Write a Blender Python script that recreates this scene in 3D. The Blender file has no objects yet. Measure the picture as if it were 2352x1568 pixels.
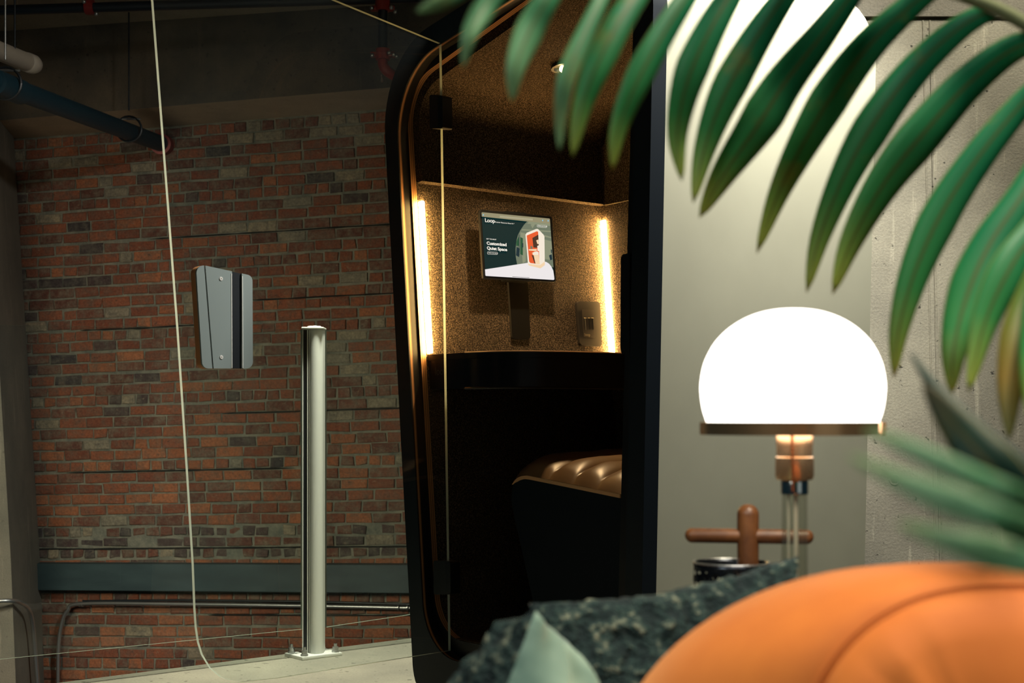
import bpy, bmesh, math, random
from mathutils import Vector, Matrix, noise

random.seed(7)
S = bpy.context.scene
COL = S.collection

# ------------------------------------------------------------------ camera, world, lights, exposure
F = 50.0 / 36.0 * 2352.0
CAM = Vector((0, 0, 0.77))
cd = bpy.data.cameras.new('camera')
cam = bpy.data.objects.new('camera', cd)
COL.objects.link(cam)
cam.location = CAM
cam.rotation_euler = (math.pi / 2, 0, 0)
cd.lens = 50
cd.sensor_width = 36
cd.shift_y = 176.0 / 2352.0
cd.clip_start = 0.02
cd.dof.use_dof = True
cd.dof.focus_distance = 4.4
cd.dof.aperture_fstop = 8.0
cd.dof.aperture_blades = 9
S.camera = cam

wd = bpy.data.worlds.new('world')
S.world = wd
wd.use_nodes = True
wd.node_tree.nodes['Background'].inputs[0].default_value = (0.22, 0.60, 0.78, 1)
wd.node_tree.nodes['Background'].inputs[1].default_value = 0.020

S.view_settings.view_transform = 'Standard'
S.view_settings.look = 'None'
S.view_settings.gamma = 1
S.view_settings.use_curve_mapping = False
S.view_settings.exposure = 0.0
try:
    S.cycles.use_denoising = True
    S.cycles.max_bounces = 6
    S.cycles.diffuse_bounces = 3
    S.cycles.use_adaptive_sampling = True
    S.cycles.adaptive_threshold = 0.02
    S.cycles.transparent_max_bounces = 10
    S.cycles.caustics_reflective = False
    S.cycles.caustics_refractive = False
    S.cycles.sample_clamp_indirect = 4.0
except Exception:
    pass


def area(name, loc, target, size, power, color, sy=None, spread=None):
    l = bpy.data.lights.new(name, 'AREA')
    l.energy = power
    l.color = color
    l.size = size
    if sy:
        l.shape = 'RECTANGLE'
        l.size_y = sy
    if spread:
        l.spread = spread
    o = bpy.data.objects.new(name, l)
    COL.objects.link(o)
    o.location = loc
    d = Vector(target) - Vector(loc)
    o.rotation_euler = d.to_track_quat('-Z', 'Y').to_euler()
    return o


# ceiling luminaires, window daylight and added fill lights
area('ceiling_wash_light', (1.0, 3.52, 2.8), (0.72, 3.87, 2.35), 0.22, 60, (1.0, 0.97, 0.90), 0.22, math.radians(100))
area('lounge_ceiling_light', (0.75, 0.65, 2.8), (0.40, 0.85, 0.8), 0.7, 18.0, (1.0, 0.88, 0.66), 0.7, math.radians(80))
area('window_light', (2.8, -2.4, 1.7), (0.0, 5.5, 0.9), 2.6, 4, (0.90, 1.0, 0.95), 2.0)
area('added_fill', (-1.3, -0.6, 2.2), (0.35, 1.05, 0.9), 0.9, 2.6, (0.95, 1.0, 0.92), 0.9, math.radians(60))  # added front fill for the leaves, not a fitting of the room
area('hall_fill', (-0.35, 4.75, 3.05), (-0.8, 5.0, -0.1), 0.4, 40, (1.0, 0.97, 0.78), 0.4, math.radians(90))  # added lamp to brighten the post and the floor edge
area('atrium_fill', (-2.7, 4.7, 1.2), (-1.6, 9.0, -0.5), 1.2, 36, (1.0, 0.86, 0.64), 0.8, math.radians(100))  # added out of view to light the brick wall
area('concrete_wall_fill', (1.65, 4.35, 3.05), (1.6, 5.0, 0.7), 0.5, 15, (1.0, 0.94, 0.78), 0.4, math.radians(130))  # added to brighten the concrete wall alone

# ------------------------------------------------------------------ helpers


def ray(x, y):
    return Vector(((x - 1176) / F, 1.0, -(y - 960) / F))


def px(x, y, d):
    return CAM + ray(x, y) * d


def hit(x, y, p0, n):
    r = ray(x, y)
    return CAM + r * ((p0 - CAM).dot(n) / r.dot(n))


def empty(name, loc, label=None, cat=None, group=None, kind=None, parent=None):
    o = bpy.data.objects.new(name, None)
    COL.objects.link(o)
    o.location = loc
    o.empty_display_size = 0.05
    tag(o, label, cat, group, kind)
    if parent:
        setpar(o, parent)
    return o


def tag(o, label=None, cat=None, group=None, kind=None):
    if label: o['label'] = label
    if cat: o['category'] = cat
    if group: o['group'] = group
    if kind: o['kind'] = kind
    return o


def wloc(o):
    v = Vector(o.location)
    p = o.parent
    while p:
        v += Vector(p.location)
        p = p.parent
    return v


def setpar(o, parent):
    # parents carry location only
    o.parent = parent
    o.location = Vector(o.location) - wloc(parent)


def finish(name, bm, mats, parent=None, smooth=False, origin=None, auto=None):
    if not isinstance(mats, (list, tuple)):
        mats = [mats]
    bmesh.ops.recalc_face_normals(bm, faces=bm.faces[:])
    if origin is None:
        if len(bm.verts):
            lo = Vector((min(v.co.x for v in bm.verts), min(v.co.y for v in bm.verts), min(v.co.z for v in bm.verts)))
            hi = Vector((max(v.co.x for v in bm.verts), max(v.co.y for v in bm.verts), max(v.co.z for v in bm.verts)))
            origin = Vector(((lo.x + hi.x) / 2, (lo.y + hi.y) / 2, lo.z))
        else:
            origin = Vector((0, 0, 0))
    for v in bm.verts:
        v.co -= origin
    if smooth:
        for f in bm.faces:
            f.smooth = True
    if auto:
        for e in bm.edges:
            if len(e.link_faces) == 2 and e.calc_face_angle(0) > auto:
                e.smooth = False
        for f in bm.faces:
            f.smooth = True
    me = bpy.data.meshes.new(name)
    bm.to_mesh(me)
    bm.free()
    for m in mats:
        me.materials.append(m)
    o = bpy.data.objects.new(name, me)
    COL.objects.link(o)
    o.location = origin
    if parent:
        setpar(o, parent)
    return o


def mesh_box(bm, p0, ax, ay, az, bevel=0.0, seg=2):
    """box from corner p0 with three edge vectors"""
    vs = []
    for k in (0, 1):
        for j in (0, 1):
            for i in (0, 1):
                vs.append(bm.verts.new(p0 + ax * i + ay * j + az * k))
    fs = [(0, 1, 3, 2), (4, 6, 7, 5), (0, 4, 5, 1), (2, 3, 7, 6), (0, 2, 6, 4), (1, 5, 7, 3)]
    faces = [bm.faces.new([vs[i] for i in f]) for f in fs]
    if bevel:
        es = list({e for f in faces for e in f.edges})
        bmesh.ops.recalc_face_normals(bm, faces=faces)
        bmesh.ops.bevel(bm, geom=es, offset=bevel, segments=seg, affect='EDGES', profile=0.5)


def box(name, lo, hi, mat, parent=None, bevel=0.0, rotz=0):
    bm = bmesh.new()
    lo = Vector(lo)
    hi = Vector(hi)
    d = hi - lo
    mesh_box(bm, lo, Vector((d.x, 0, 0)), Vector((0, d.y, 0)), Vector((0, 0, d.z)), bevel)
    if rotz:
        c = (lo + hi) / 2
        bmesh.ops.rotate(bm, verts=bm.verts, cent=c, matrix=Matrix.Rotation(rotz, 3, 'Z'))
    return finish(name, bm, mat, parent, auto=0.5 if bevel else None)


def frame_of(d):
    d = d.normalized()
    a = Vector((0, 0, 1)) if abs(d.z) < 0.9 else Vector((1, 0, 0))
    x = d.cross(a).normalized()
    y = d.cross(x).normalized()
    return x, y


def mesh_tube(bm, pts, rad, seg=14, cap=True):
    pts = [Vector(p) for p in pts]
    if not isinstance(rad, (list, tuple)):
        rad = [rad] * len(pts)
    rings = []
    x = None
    for i, p in enumerate(pts):
        a = pts[max(i - 1, 0)]
        b = pts[min(i + 1, len(pts) - 1)]
        d = (b - a).normalized()
        if x is None:
            x, y = frame_of(d)
        else:
            x = (x - d * x.dot(d)).normalized()
            y = d.cross(x).normalized()
        rings.append([bm.verts.new(p + (x * math.cos(t) + y * math.sin(t)) * rad[i])
                      for t in [2 * math.pi * k / seg for k in range(seg)]])
    for a, b in zip(rings, rings[1:]):
        for k in range(seg):
            bm.faces.new((a[k], a[(k + 1) % seg], b[(k + 1) % seg], b[k]))
    if cap:
        bm.faces.new(rings[0][::-1])
        bm.faces.new(rings[-1])


def tube(name, pts, rad, mat, parent=None, seg=14):
    bm = bmesh.new()
    mesh_tube(bm, pts, rad, seg)
    return finish(name, bm, mat, parent, auto=0.9)


def mesh_lathe(bm, cx, cy, prof, seg=48, a0=0.0, a1=2 * math.pi, closed=False):
    full = abs(a1 - a0 - 2 * math.pi) < 1e-6
    n = seg if full else seg + 1
    rings = []
    for r, z in prof:
        if r < 1e-6:
            rings.append([bm.verts.new((cx, cy, z))])
        else:
            rings.append([bm.verts.new((cx + r * math.cos(a0 + (a1 - a0) * k / seg),
                                        cy + r * math.sin(a0 + (a1 - a0) * k / seg), z)) for k in range(n)])
    pairs = list(zip(rings, rings[1:]))
    if closed:
        pairs.append((rings[-1], rings[0]))
    for a, b in pairs:
        m = seg if full else seg
        for k in range(m):
            k2 = (k + 1) % n
            if len(a) == 1 and len(b) == 1:
                continue
            if len(a) == 1:
                bm.faces.new((a[0], b[k2], b[k]))
            elif len(b) == 1:
                bm.faces.new((a[k], a[k2], b[0]))
            else:
                bm.faces.new((a[k], a[k2], b[k2], b[k]))
    if not full and closed:
        for kk in (0, n - 1):
            bm.faces.new([r[kk] for r in rings])


def lathe(name, cx, cy, prof, mat, parent=None, seg=48, auto=0.6, **kw):
    bm = bmesh.new()
    mesh_lathe(bm, cx, cy, prof, seg, **kw)
    return finish(name, bm, mat, parent, auto=auto)


def mesh_plate(bm, pts, vec, mi=0, side=None):
    """extrude polygon pts by vec"""
    a = [bm.verts.new(p) for p in pts]
    b = [bm.verts.new(p + vec) for p in pts]
    f1 = bm.faces.new(a)
    f2 = bm.faces.new(b[::-1])
    f1.material_index = f2.material_index = mi
    n = len(pts)
    for i in range(n):
        f = bm.faces.new((a[i], b[i], b[(i + 1) % n], a[(i + 1) % n]))
        f.material_index = mi if side is None else side


def plate(name, pts, vec, mat, parent=None, side=None, mats=None):
    bm = bmesh.new()
    mesh_plate(bm, pts, vec, 0, side)
    return finish(name, bm, mats or mat, parent, auto=0.6)


def round_poly(pts, radii, n=10):
    """2D polygon with rounded corners; pts are (a,b); same count per corner"""
    out = []
    m = len(pts)
    for i in range(m):
        p = Vector(pts[i])
        a = Vector(pts[i - 1])
        b = Vector(pts[(i + 1) % m])
        r = radii[i]
        da = (a - p).normalized()
        db = (b - p).normalized()
        ang = da.angle(db)
        t = r / math.tan(ang / 2)
        c = p + (da + db).normalized() * (r / math.sin(ang / 2))
        s = p + da * t
        e = p + db * t
        a0 = math.atan2(s.y - c.y, s.x - c.x)
        a1 = math.atan2(e.y - c.y, e.x - c.x)
        d = a1 - a0
        while d > math.pi: d -= 2 * math.pi
        while d < -math.pi: d += 2 * math.pi
        for k in range(n + 1):
            an = a0 + d * k / n
            out.append((c.x + r * math.cos(an), c.y + r * math.sin(an)))
    return out


def line_x(l1, l2):
    (x1, y1), (x2, y2) = l1
    (x3, y3), (x4, y4) = l2
    den = (x1 - x2) * (y3 - y4) - (y1 - y2) * (x3 - x4)
    a = x1 * y2 - y1 * x2
    b = x3 * y4 - y3 * x4
    return ((a * (x3 - x4) - (x1 - x2) * b) / den, (a * (y3 - y4) - (y1 - y2) * b) / den)


def smooth_path(P, n=24):
    """Catmull-Rom through tuples"""
    P = [tuple(p) for p in P]
    Q = [tuple(2 * a - b for a, b in zip(P[0], P[1]))] + P + [tuple(2 * a - b for a, b in zip(P[-1], P[-2]))]
    out = []
    m = len(P) - 1
    for k in range(n + 1):
        t = k / n * m
        i = min(int(t), m - 1)
        f = t - i
        p0, p1, p2, p3 = Q[i:i + 4]
        out.append(tuple(0.5 * (2 * b + (c - a) * f + (2 * a - 5 * b + 4 * c - d) * f * f + (3 * b - 3 * c + d - a) * f ** 3)
                         for a, b, c, d in zip(p0, p1, p2, p3)))
    return out


# ------------------------------------------------------------------ materials
def mat(name, color, rough=0.6, metal=0.0, **kw):
    m = bpy.data.materials.new(name)
    m.use_nodes = True
    nt = m.node_tree
    b = nt.nodes['Principled BSDF']
    b.inputs['Base Color'].default_value = (*color, 1)
    b.inputs['Roughness'].default_value = rough
    b.inputs['Metallic'].default_value = metal
    for k, v in kw.items():
        b.inputs[k.replace('_', ' ')].default_value = v
    return m


def N(m, t, **kw):
    n = m.node_tree.nodes.new(t)
    for k, v in kw.items():
        setattr(n, k, v)
    return n


def L(m, a, b):
    m.node_tree.links.new(a, b)


def coords(m, scale=(1, 1, 1), world=True):
    if world:
        g = N(m, 'ShaderNodeNewGeometry')
        out = g.outputs['Position']
    else:
        g = N(m, 'ShaderNodeTexCoord')
        out = g.outputs['Object']
    mp = N(m, 'ShaderNodeMapping')
    mp.inputs['Scale'].default_value = scale
    L(m, out, mp.inputs['Vector'])
    return mp.outputs['Vector']


def noise_tex(m, vec, scale, detail=4, rough=0.55):
    n = N(m, 'ShaderNodeTexNoise')
    n.inputs['Scale'].default_value = scale
    n.inputs['Detail'].default_value = detail
    n.inputs['Roughness'].default_value = rough
    L(m, vec, n.inputs['Vector'])
    return n.outputs['Fac']


def ramp(m, fac, stops):
    r = N(m, 'ShaderNodeValToRGB')
    cr = r.color_ramp
    while len(cr.elements) < len(stops):
        cr.elements.new(0.5)
    for e, (p, c) in zip(cr.elements, stops):
        e.position = p
        e.color = (*c, 1) if len(c) == 3 else c
    L(m, fac, r.inputs['Fac'])
    return r.outputs['Color']


def mixc(m, fac, a, b, mode='MIX'):
    n = N(m, 'ShaderNodeMix', data_type='RGBA', blend_type=mode)
    for s, v in ((0, fac), (6, a), (7, b)):
        if hasattr(v, 'default_value'):
            L(m, v, n.inputs[s])
        elif isinstance(v, (int, float)):
            n.inputs[s].default_value = v
        else:
            n.inputs[s].default_value = (*v, 1)
    return n.outputs[2]


def base(m, sock):
    L(m, sock, m.node_tree.nodes['Principled BSDF'].inputs['Base Color'])


def bump(m, fac, strength=0.3, dist=0.01):
    b = N(m, 'ShaderNodeBump')
    b.inputs['Strength'].default_value = strength
    b.inputs['Distance'].default_value = dist
    L(m, fac, b.inputs['Height'])
    L(m, b.outputs['Normal'], m.node_tree.nodes['Principled BSDF'].inputs['Normal'])


def emis(name, color, strength):
    m = bpy.data.materials.new(name)
    m.use_nodes = True
    b = m.node_tree.nodes['Principled BSDF']
    b.inputs['Base Color'].default_value = (0.004, 0.004, 0.004, 1)
    b.inputs['Specular IOR Level'].default_value = 0.05
    b.inputs['Emission Color'].default_value = (*color, 1)
    b.inputs['Emission Strength'].default_value = strength
    return m


def glass(name, tint=(0.95, 0.975, 0.97), haze=0.0012, ior=1.5):
    m = bpy.data.materials.new(name)
    m.use_nodes = True
    nt = m.node_tree
    nt.nodes.clear()
    out = N(m, 'ShaderNodeOutputMaterial')
    tr = N(m, 'ShaderNodeBsdfTransparent')
    tr.inputs[0].default_value = (*tint, 1)
    gl = N(m, 'ShaderNodeBsdfGlossy')
    gl.inputs['Roughness'].default_value = 0.02
    fr = N(m, 'ShaderNodeFresnel')
    fr.inputs['IOR'].default_value = ior
    mx = N(m, 'ShaderNodeMixShader')
    ge = N(m, 'ShaderNodeNewGeometry')
    iv = N(m, 'ShaderNodeMath', operation='SUBTRACT')
    iv.inputs[0].default_value = 1.0
    L(m, ge.outputs['Backfacing'], iv.inputs[1])
    fm = N(m, 'ShaderNodeMath', operation='MULTIPLY')
    L(m, fr.outputs[0], fm.inputs[0])
    L(m, iv.outputs[0], fm.inputs[1])
    L(m, fm.outputs[0], mx.inputs[0])
    L(m, tr.outputs[0], mx.inputs[1])
    L(m, gl.outputs[0], mx.inputs[2])
    df = N(m, 'ShaderNodeBsdfDiffuse')  # faint diffuse film paints a reflected haze on the glass
    df.inputs[0].default_value = (0.6, 0.65, 0.62, 1)
    m2 = N(m, 'ShaderNodeMixShader')
    g = N(m, 'ShaderNodeNewGeometry')
    nz = noise_tex(m, g.outputs['Position'], 2.5, 5, 0.7)
    mm = N(m, 'ShaderNodeMath', operation='MULTIPLY')
    L(m, nz, mm.inputs[0])
    mm.inputs[1].default_value = haze * 2
    L(m, mm.outputs[0], m2.inputs[0])
    L(m, mx.outputs[0], m2.inputs[1])
    L(m, df.outputs[0], m2.inputs[2])
    L(m, m2.outputs[0], out.inputs[0])
    return m


def concrete_mat(name, light, dark, streak=0.0, pits=0.6, warm=None):
    m = mat(name, light, 0.85)
    v = coords(m)
    a = noise_tex(m, v, 1.6, 6, 0.6)
    c = ramp(m, a, [(0.30, dark), (0.68, light)])
    vs = coords(m, (9, 9, 0.7))
    st = noise_tex(m, vs, 2.2, 5, 0.65)
    lighter = tuple(min(1, x * 1.5) for x in light)
    f = ramp(m, st, [(0.60, (0, 0, 0)), (0.74, (streak,) * 3)])
    c = mixc(m, f, c, lighter)
    pn = noise_tex(m, coords(m), 34, 3, 0.5)
    pf = ramp(m, pn, [(0.66, (0, 0, 0)), (0.71, (pits,) * 3)])
    c = mixc(m, pf, c, tuple(x * 0.28 for x in dark))
    fine = noise_tex(m, coords(m), 120, 3, 0.6)
    ff = ramp(m, fine, [(0.2, (0.82,) * 3), (0.8, (1.12,) * 3)])
    c = mixc(m, 1.0, c, ff, 'MULTIPLY')
    base(m, c)
    sm = N(m, 'ShaderNodeMath', operation='SUBTRACT')
    L(m, fine, sm.inputs[0])
    L(m, pf, sm.inputs[1])
    bump(m, sm.outputs[0], 0.35, 0.006)
    return m


M_navy = mat('navy_paint', (0.0040, 0.0085, 0.0135), 0.55, Specular_IOR_Level=0.25)
M_navy2 = mat('navy_panel', (0.0040, 0.0085, 0.0135), 0.7, Specular_IOR_Level=0.15)
M_black = mat('black_plastic', (0.002, 0.0025, 0.003), 0.45, Specular_IOR_Level=0.3)
M_gloss = mat('gloss_laminate', (0.006, 0.007, 0.009), 0.3, Specular_IOR_Level=0.2)
M_shell = mat('grey_white_shell', (0.42, 0.41, 0.37), 0.55)
_n = noise_tex(M_shell, coords(M_shell), 3.0, 4)
base(M_shell, ramp(M_shell, _n, [(0.3, (0.49, 0.48, 0.355)), (0.7, (0.55, 0.54, 0.40))]))

M_ply = mat('plywood_edge', (0.45, 0.22, 0.09), 0.5)
_v = coords(M_ply, (1, 1, 1), False)
_w = N(M_ply, 'ShaderNodeUVMap')
_wv = N(M_ply, 'ShaderNodeTexWave', wave_type='BANDS', bands_direction='X')
_wv.inputs['Scale'].default_value = 1.0
_wv.inputs['Distortion'].default_value = 0.2
L(M_ply, _w.outputs[0], _wv.inputs['Vector'])
base(M_ply, ramp(M_ply, _wv.outputs['Fac'], [(0.2, (0.13, 0.055, 0.02)), (0.6, (0.34, 0.17, 0.07))]))

M_felt = mat('charcoal_brown_felt', (0.05, 0.04, 0.03), 0.95, Specular_IOR_Level=0.1)
_f = noise_tex(M_felt, coords(M_felt), 260, 2, 0.8)
base(M_felt, ramp(M_felt, _f, [(0.40, (0.008, 0.006, 0.005)), (0.52, (0.045, 0.034, 0.024)), (0.68, (0.15, 0.11, 0.07))]))
bump(M_felt, _f, 0.7, 0.003)

M_leather = mat('dark_leather', (0.11, 0.066, 0.030), 0.40)
bump(M_leather, noise_tex(M_leather, coords(M_leather), 220, 3), 0.12, 0.001)
M_led = emis('warm_led', (1.0, 0.56, 0.18), 225.0)
M_spot = emis('spot_lens', (1.0, 0.72, 0.36), 60.0)
M_glass = glass('clear_glass')
M_glass_edge = mat('bright_polished_edge', (0.45, 0.53, 0.48), 0.3)  # bright copy of the glass edge, its glint put into the colour
_tr = N(M_glass_edge, 'ShaderNodeBsdfTranslucent')
_tr.inputs[0].default_value = (0.50, 0.60, 0.54, 1)
_mx = N(M_glass_edge, 'ShaderNodeMixShader')
_mx.inputs[0].default_value = 0.6
L(M_glass_edge, M_glass_edge.node_tree.nodes['Principled BSDF'].outputs[0], _mx.inputs[1])
L(M_glass_edge, _tr.outputs[0], _mx.inputs[2])
L(M_glass_edge, _mx.outputs[0], M_glass_edge.node_tree.nodes['Material Output'].inputs[0])
M_glass_rim = mat('dim_glass_edge', (0.30, 0.34, 0.27), 0.3)  # darker copy for glass edges that catch less light
M_alu = mat('anodised_aluminium', (0.86, 0.88, 0.82), 0.42, 0.15)
M_alu_dark = mat('aluminium_slot', (0.012, 0.016, 0.02), 0.4, 0.2)
M_steel = mat('zinc_steel', (0.45, 0.46, 0.45), 0.35, 0.9)
M_handle = mat('grey_metal_face', (0.24, 0.29, 0.28), 0.45, 0.2)
M_oak = mat('handle_wood', (0.55, 0.24, 0.09), 0.5)
M_darkpipe = mat('black_pipe_paint', (0.006, 0.010, 0.016), 0.5)
M_bluepipe = mat('teal_pipe_paint', (0.006, 0.032, 0.048), 0.55)
M_red = mat('red_pipe_coupling', (0.22, 0.018, 0.016), 0.45)
M_cream = mat('cream_pipe_jacket', (0.36, 0.31, 0.25), 0.6)
M_beam = mat('teal_grey_paint', (0.035, 0.065, 0.072), 0.6)
base(M_beam, ramp(M_beam, noise_tex(M_beam, coords(M_beam, (1, 1, 4)), 3, 5), [(0.3, (0.012, 0.030, 0.036)), (0.7, (0.028, 0.055, 0.060))]))

M_conc_right = concrete_mat('grey_beige_concrete', (0.44, 0.41, 0.31), (0.19, 0.178, 0.14), 0.75, 0.95)
M_conc_col = concrete_mat('streaked_column_concrete', (0.22, 0.20, 0.15), (0.12, 0.115, 0.09), 0.9, 0.3)
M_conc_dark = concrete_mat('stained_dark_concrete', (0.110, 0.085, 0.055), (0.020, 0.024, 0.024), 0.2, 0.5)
M_conc_soffit = concrete_mat('lightened_brown_soffit', (0.52, 0.40, 0.27), (0.33, 0.27, 0.19), 0.1, 0.3)  # lightened: light bounced from below is put into the colour
M_floor = concrete_mat('pale_worn_concrete', (0.36, 0.34, 0.26), (0.19, 0.185, 0.15), 0.0, 0.6)
M_mortar = mat('grey_mortar', (0.15, 0.15, 0.12), 0.95)
_a = noise_tex(M_mortar, coords(M_mortar), 9, 6, 0.7)
base(M_mortar, ramp(M_mortar, _a, [(0.3, (0.085, 0.10, 0.085)), (0.7, (0.25, 0.24, 0.18))]))
bump(M_mortar, noise_tex(M_mortar, coords(M_mortar), 60, 5, 0.7), 0.8, 0.012)


def brick_mat(name, c0, c1, spot):
    m = mat(name, c0, 0.9)
    oi = N(m, 'ShaderNodeObjectInfo')
    g = N(m, 'ShaderNodeNewGeometry')
    ad = N(m, 'ShaderNodeMath', operation='ADD')
    L(m, oi.outputs['Random'], ad.inputs[0])
    L(m, g.outputs['Random Per Island'], ad.inputs[1])
    fr = N(m, 'ShaderNodeMath', operation='FRACT')
    L(m, ad.outputs[0], fr.inputs[0])
    c = mixc(m, fr.outputs[0], c0, c1)
    n = noise_tex(m, coords(m), 16, 6, 0.7)
    f = ramp(m, n, [(0.42, (0, 0, 0)), (0.66, (0.9,) * 3)])
    c = mixc(m, f, c, spot)
    nl = noise_tex(m, coords(m, (1, 1, 1.6)), 31, 5, 0.7)
    c = mixc(m, ramp(m, nl, [(0.60, (0, 0, 0)), (0.72, (0.65,) * 3)]), c, (0.26, 0.21, 0.14))
    c = mixc(m, ramp(m, nl, [(0.30, (0.7,) * 3), (0.40, (0, 0, 0))]), c, (0.03, 0.024, 0.02))
    n2 = noise_tex(m, coords(m), 70, 4, 0.7)
    c = mixc(m, 1.0, c, ramp(m, n2, [(0.25, (0.55,) * 3), (0.75, (1.3,) * 3)]), 'MULTIPLY')
    base(m, c)
    bump(m, n2, 0.8, 0.006)
    return m


M_br = [
    brick_mat('red_brick', (0.155, 0.046, 0.023), (0.24, 0.078, 0.036), (0.13, 0.075, 0.05)),
    brick_mat('orange_brick', (0.24, 0.078, 0.032), (0.31, 0.115, 0.050), (0.16, 0.09, 0.055)),
    brick_mat('brown_brick', (0.09, 0.034, 0.022), (0.15, 0.056, 0.034), (0.15, 0.12, 0.085)),
    brick_mat('charcoal_brick', (0.030, 0.028, 0.030), (0.075, 0.042, 0.036), (0.10, 0.09, 0.07)),
    brick_mat('cream_brick', (0.27, 0.22, 0.14), (0.20, 0.18, 0.13), (0.12, 0.11, 0.085)),
]

M_shade = emis('glowing_opal_glass', (1.0, 0.93, 0.84), 4.5)
M_nickel = mat('warm_tinted_nickel', (0.82, 0.50, 0.26), 0.24, 0.9)  # nickel with its warm reflections put into the base colour
M_screw = mat('pale_screw', (0.75, 0.74, 0.70), 0.35, 0.2)
M_chrome = mat('bright_chrome', (0.85, 0.84, 0.80), 0.12, 1.0)
M_tubeglass = glass('lamp_glass', (0.90, 0.90, 0.86), 0.03, 1.5)
M_cord = mat('pale_tube', (0.95, 0.88, 0.72), 0.4)
M_copper = mat('copper_tube', (0.75, 0.22, 0.07), 0.25, 0.9)
M_jack = mat('walnut_wood', (0.22, 0.095, 0.035), 0.38)
_j = noise_tex(M_jack, coords(M_jack, (40, 40, 40)), 1.2, 5)
base(M_jack, ramp(M_jack, _j, [(0.3, (0.08, 0.027, 0.010)), (0.7, (0.20, 0.078, 0.026))]))
M_cup = mat('dark_steel_cup', (0.035, 0.04, 0.05), 0.25, 0.85)
M_table = mat('dark_wood_table', (0.09, 0.045, 0.02), 0.4)

M_orange = mat('orange_velvet', (0.58, 0.175, 0.040), 0.75, Sheen_Weight=0.6, Sheen_Roughness=0.4)
M_orange.node_tree.nodes['Principled BSDF'].inputs['Sheen Tint'].default_value = (1.0, 0.62, 0.35, 1)
base(M_orange, ramp(M_orange, noise_tex(M_orange, coords(M_orange), 9, 4), [(0.3, (0.56, 0.135, 0.018)), (0.7, (0.74, 0.215, 0.030))]))
M_bouclé = mat('teal_boucle', (0.05, 0.09, 0.09), 0.95)
_t = noise_tex(M_bouclé, coords(M_bouclé), 75, 3, 0.65)
base(M_bouclé, ramp(M_bouclé, _t, [(0.40, (0.003, 0.014, 0.018)), (0.56, (0.018, 0.045, 0.045)), (0.72, (0.26, 0.28, 0.21))]))
bump(M_bouclé, _t, 1.0, 0.012)
M_mint = mat('mint_satin', (0.23, 0.40, 0.34), 0.5, Sheen_Weight=0.4)
base(M_mint, ramp(M_mint, noise_tex(M_mint, coords(M_mint), 14, 3), [(0.35, (0.10, 0.21, 0.18)), (0.65, (0.34, 0.52, 0.44))]))
M_sofa = mat('sofa_upholstery', (0.09, 0.10, 0.09), 0.9)
M_soil = mat('potting_soil', (0.03, 0.02, 0.012), 1.0)
M_pot = mat('grey_planter', (0.20, 0.20, 0.19), 0.7)
M_trunk = mat('palm_stem_bark', (0.10, 0.12, 0.05), 0.8)


def leaf_mat(name, deep, mid, tip):
    m = bpy.data.materials.new(name)
    m.use_nodes = True
    b = m.node_tree.nodes['Principled BSDF']
    b.inputs['Roughness'].default_value = 0.5
    b.inputs['Specular IOR Level'].default_value = 0.35
    uv = N(m, 'ShaderNodeUVMap')
    sp = N(m, 'ShaderNodeSeparateXYZ')
    L(m, uv.outputs[0], sp.inputs[0])
    c = ramp(m, sp.outputs['Y'], [(0.0, tip), (0.28, mid), (0.62, deep), (1.0, deep)])
    n = noise_tex(m, coords(m), 22, 3)
    f = ramp(m, n, [(0.60, (0, 0, 0)), (0.74, (0.5,) * 3)])
    c = mixc(m, f, c, (0.30, 0.24, 0.035))
    rib = ramp(m, sp.outputs['X'], [(0.42, (0, 0, 0)), (0.49, (0.75,) * 3), (0.51, (0.75,) * 3), (0.58, (0, 0, 0))])
    c = mixc(m, rib, c, (0.10, 0.085, 0.015))
    edge = ramp(m, sp.outputs['X'], [(0.0, (0.6,) * 3), (0.06, (0, 0, 0)), (0.94, (0, 0, 0)), (1.0, (0.6,) * 3)])
    c = mixc(m, edge, c, (0.33, 0.27, 0.07))
    base(m, c)
    tr = N(m, 'ShaderNodeBsdfTranslucent')
    L(m, c, tr.inputs[0])
    mx = N(m, 'ShaderNodeMixShader')
    mx.inputs[0].default_value = 0.35
    out = m.node_tree.nodes['Material Output']
    L(m, b.outputs[0], mx.inputs[1])
    L(m, tr.outputs[0], mx.inputs[2])
    L(m, mx.outputs[0], out.inputs[0])
    return m


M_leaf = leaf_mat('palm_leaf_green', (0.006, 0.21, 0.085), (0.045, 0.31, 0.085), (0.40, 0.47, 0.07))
M_leaf_pale = leaf_mat('palm_leaf_pale_green', (0.05, 0.28, 0.13), (0.18, 0.44, 0.23), (0.30, 0.50, 0.25))  # pale copy: blur and light on the left leaflets put into colour
M_leaf_mist = leaf_mat('palm_leaf_lightened', (0.16, 0.46, 0.24), (0.34, 0.62, 0.38), (0.42, 0.62, 0.30))  # lightened copy: colour makes up for light that misses these leaflets
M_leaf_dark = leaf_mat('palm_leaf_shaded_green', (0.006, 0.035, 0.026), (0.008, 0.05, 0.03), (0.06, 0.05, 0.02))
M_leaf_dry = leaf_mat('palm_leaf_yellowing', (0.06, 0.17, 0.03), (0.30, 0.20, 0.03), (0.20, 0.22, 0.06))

# ------------------------------------------------------------------ structure: floor, ceiling, walls
FZ = -0.10
CEIL = 3.18
RD = Vector((0.767, 0.64, 0)).normalized()        # railing / floor edge direction
RN = Vector((-RD.y, RD.x, 0))                      # towards the void
EDGE0 = hit(945, 1465, Vector((0, 0, FZ)), Vector((0, 0, 1)))
EDGE1 = hit(130, 1568, Vector((0, 0, FZ)), Vector((0, 0, 1)))
ED = (EDGE0 - EDGE1).normalized()

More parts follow.
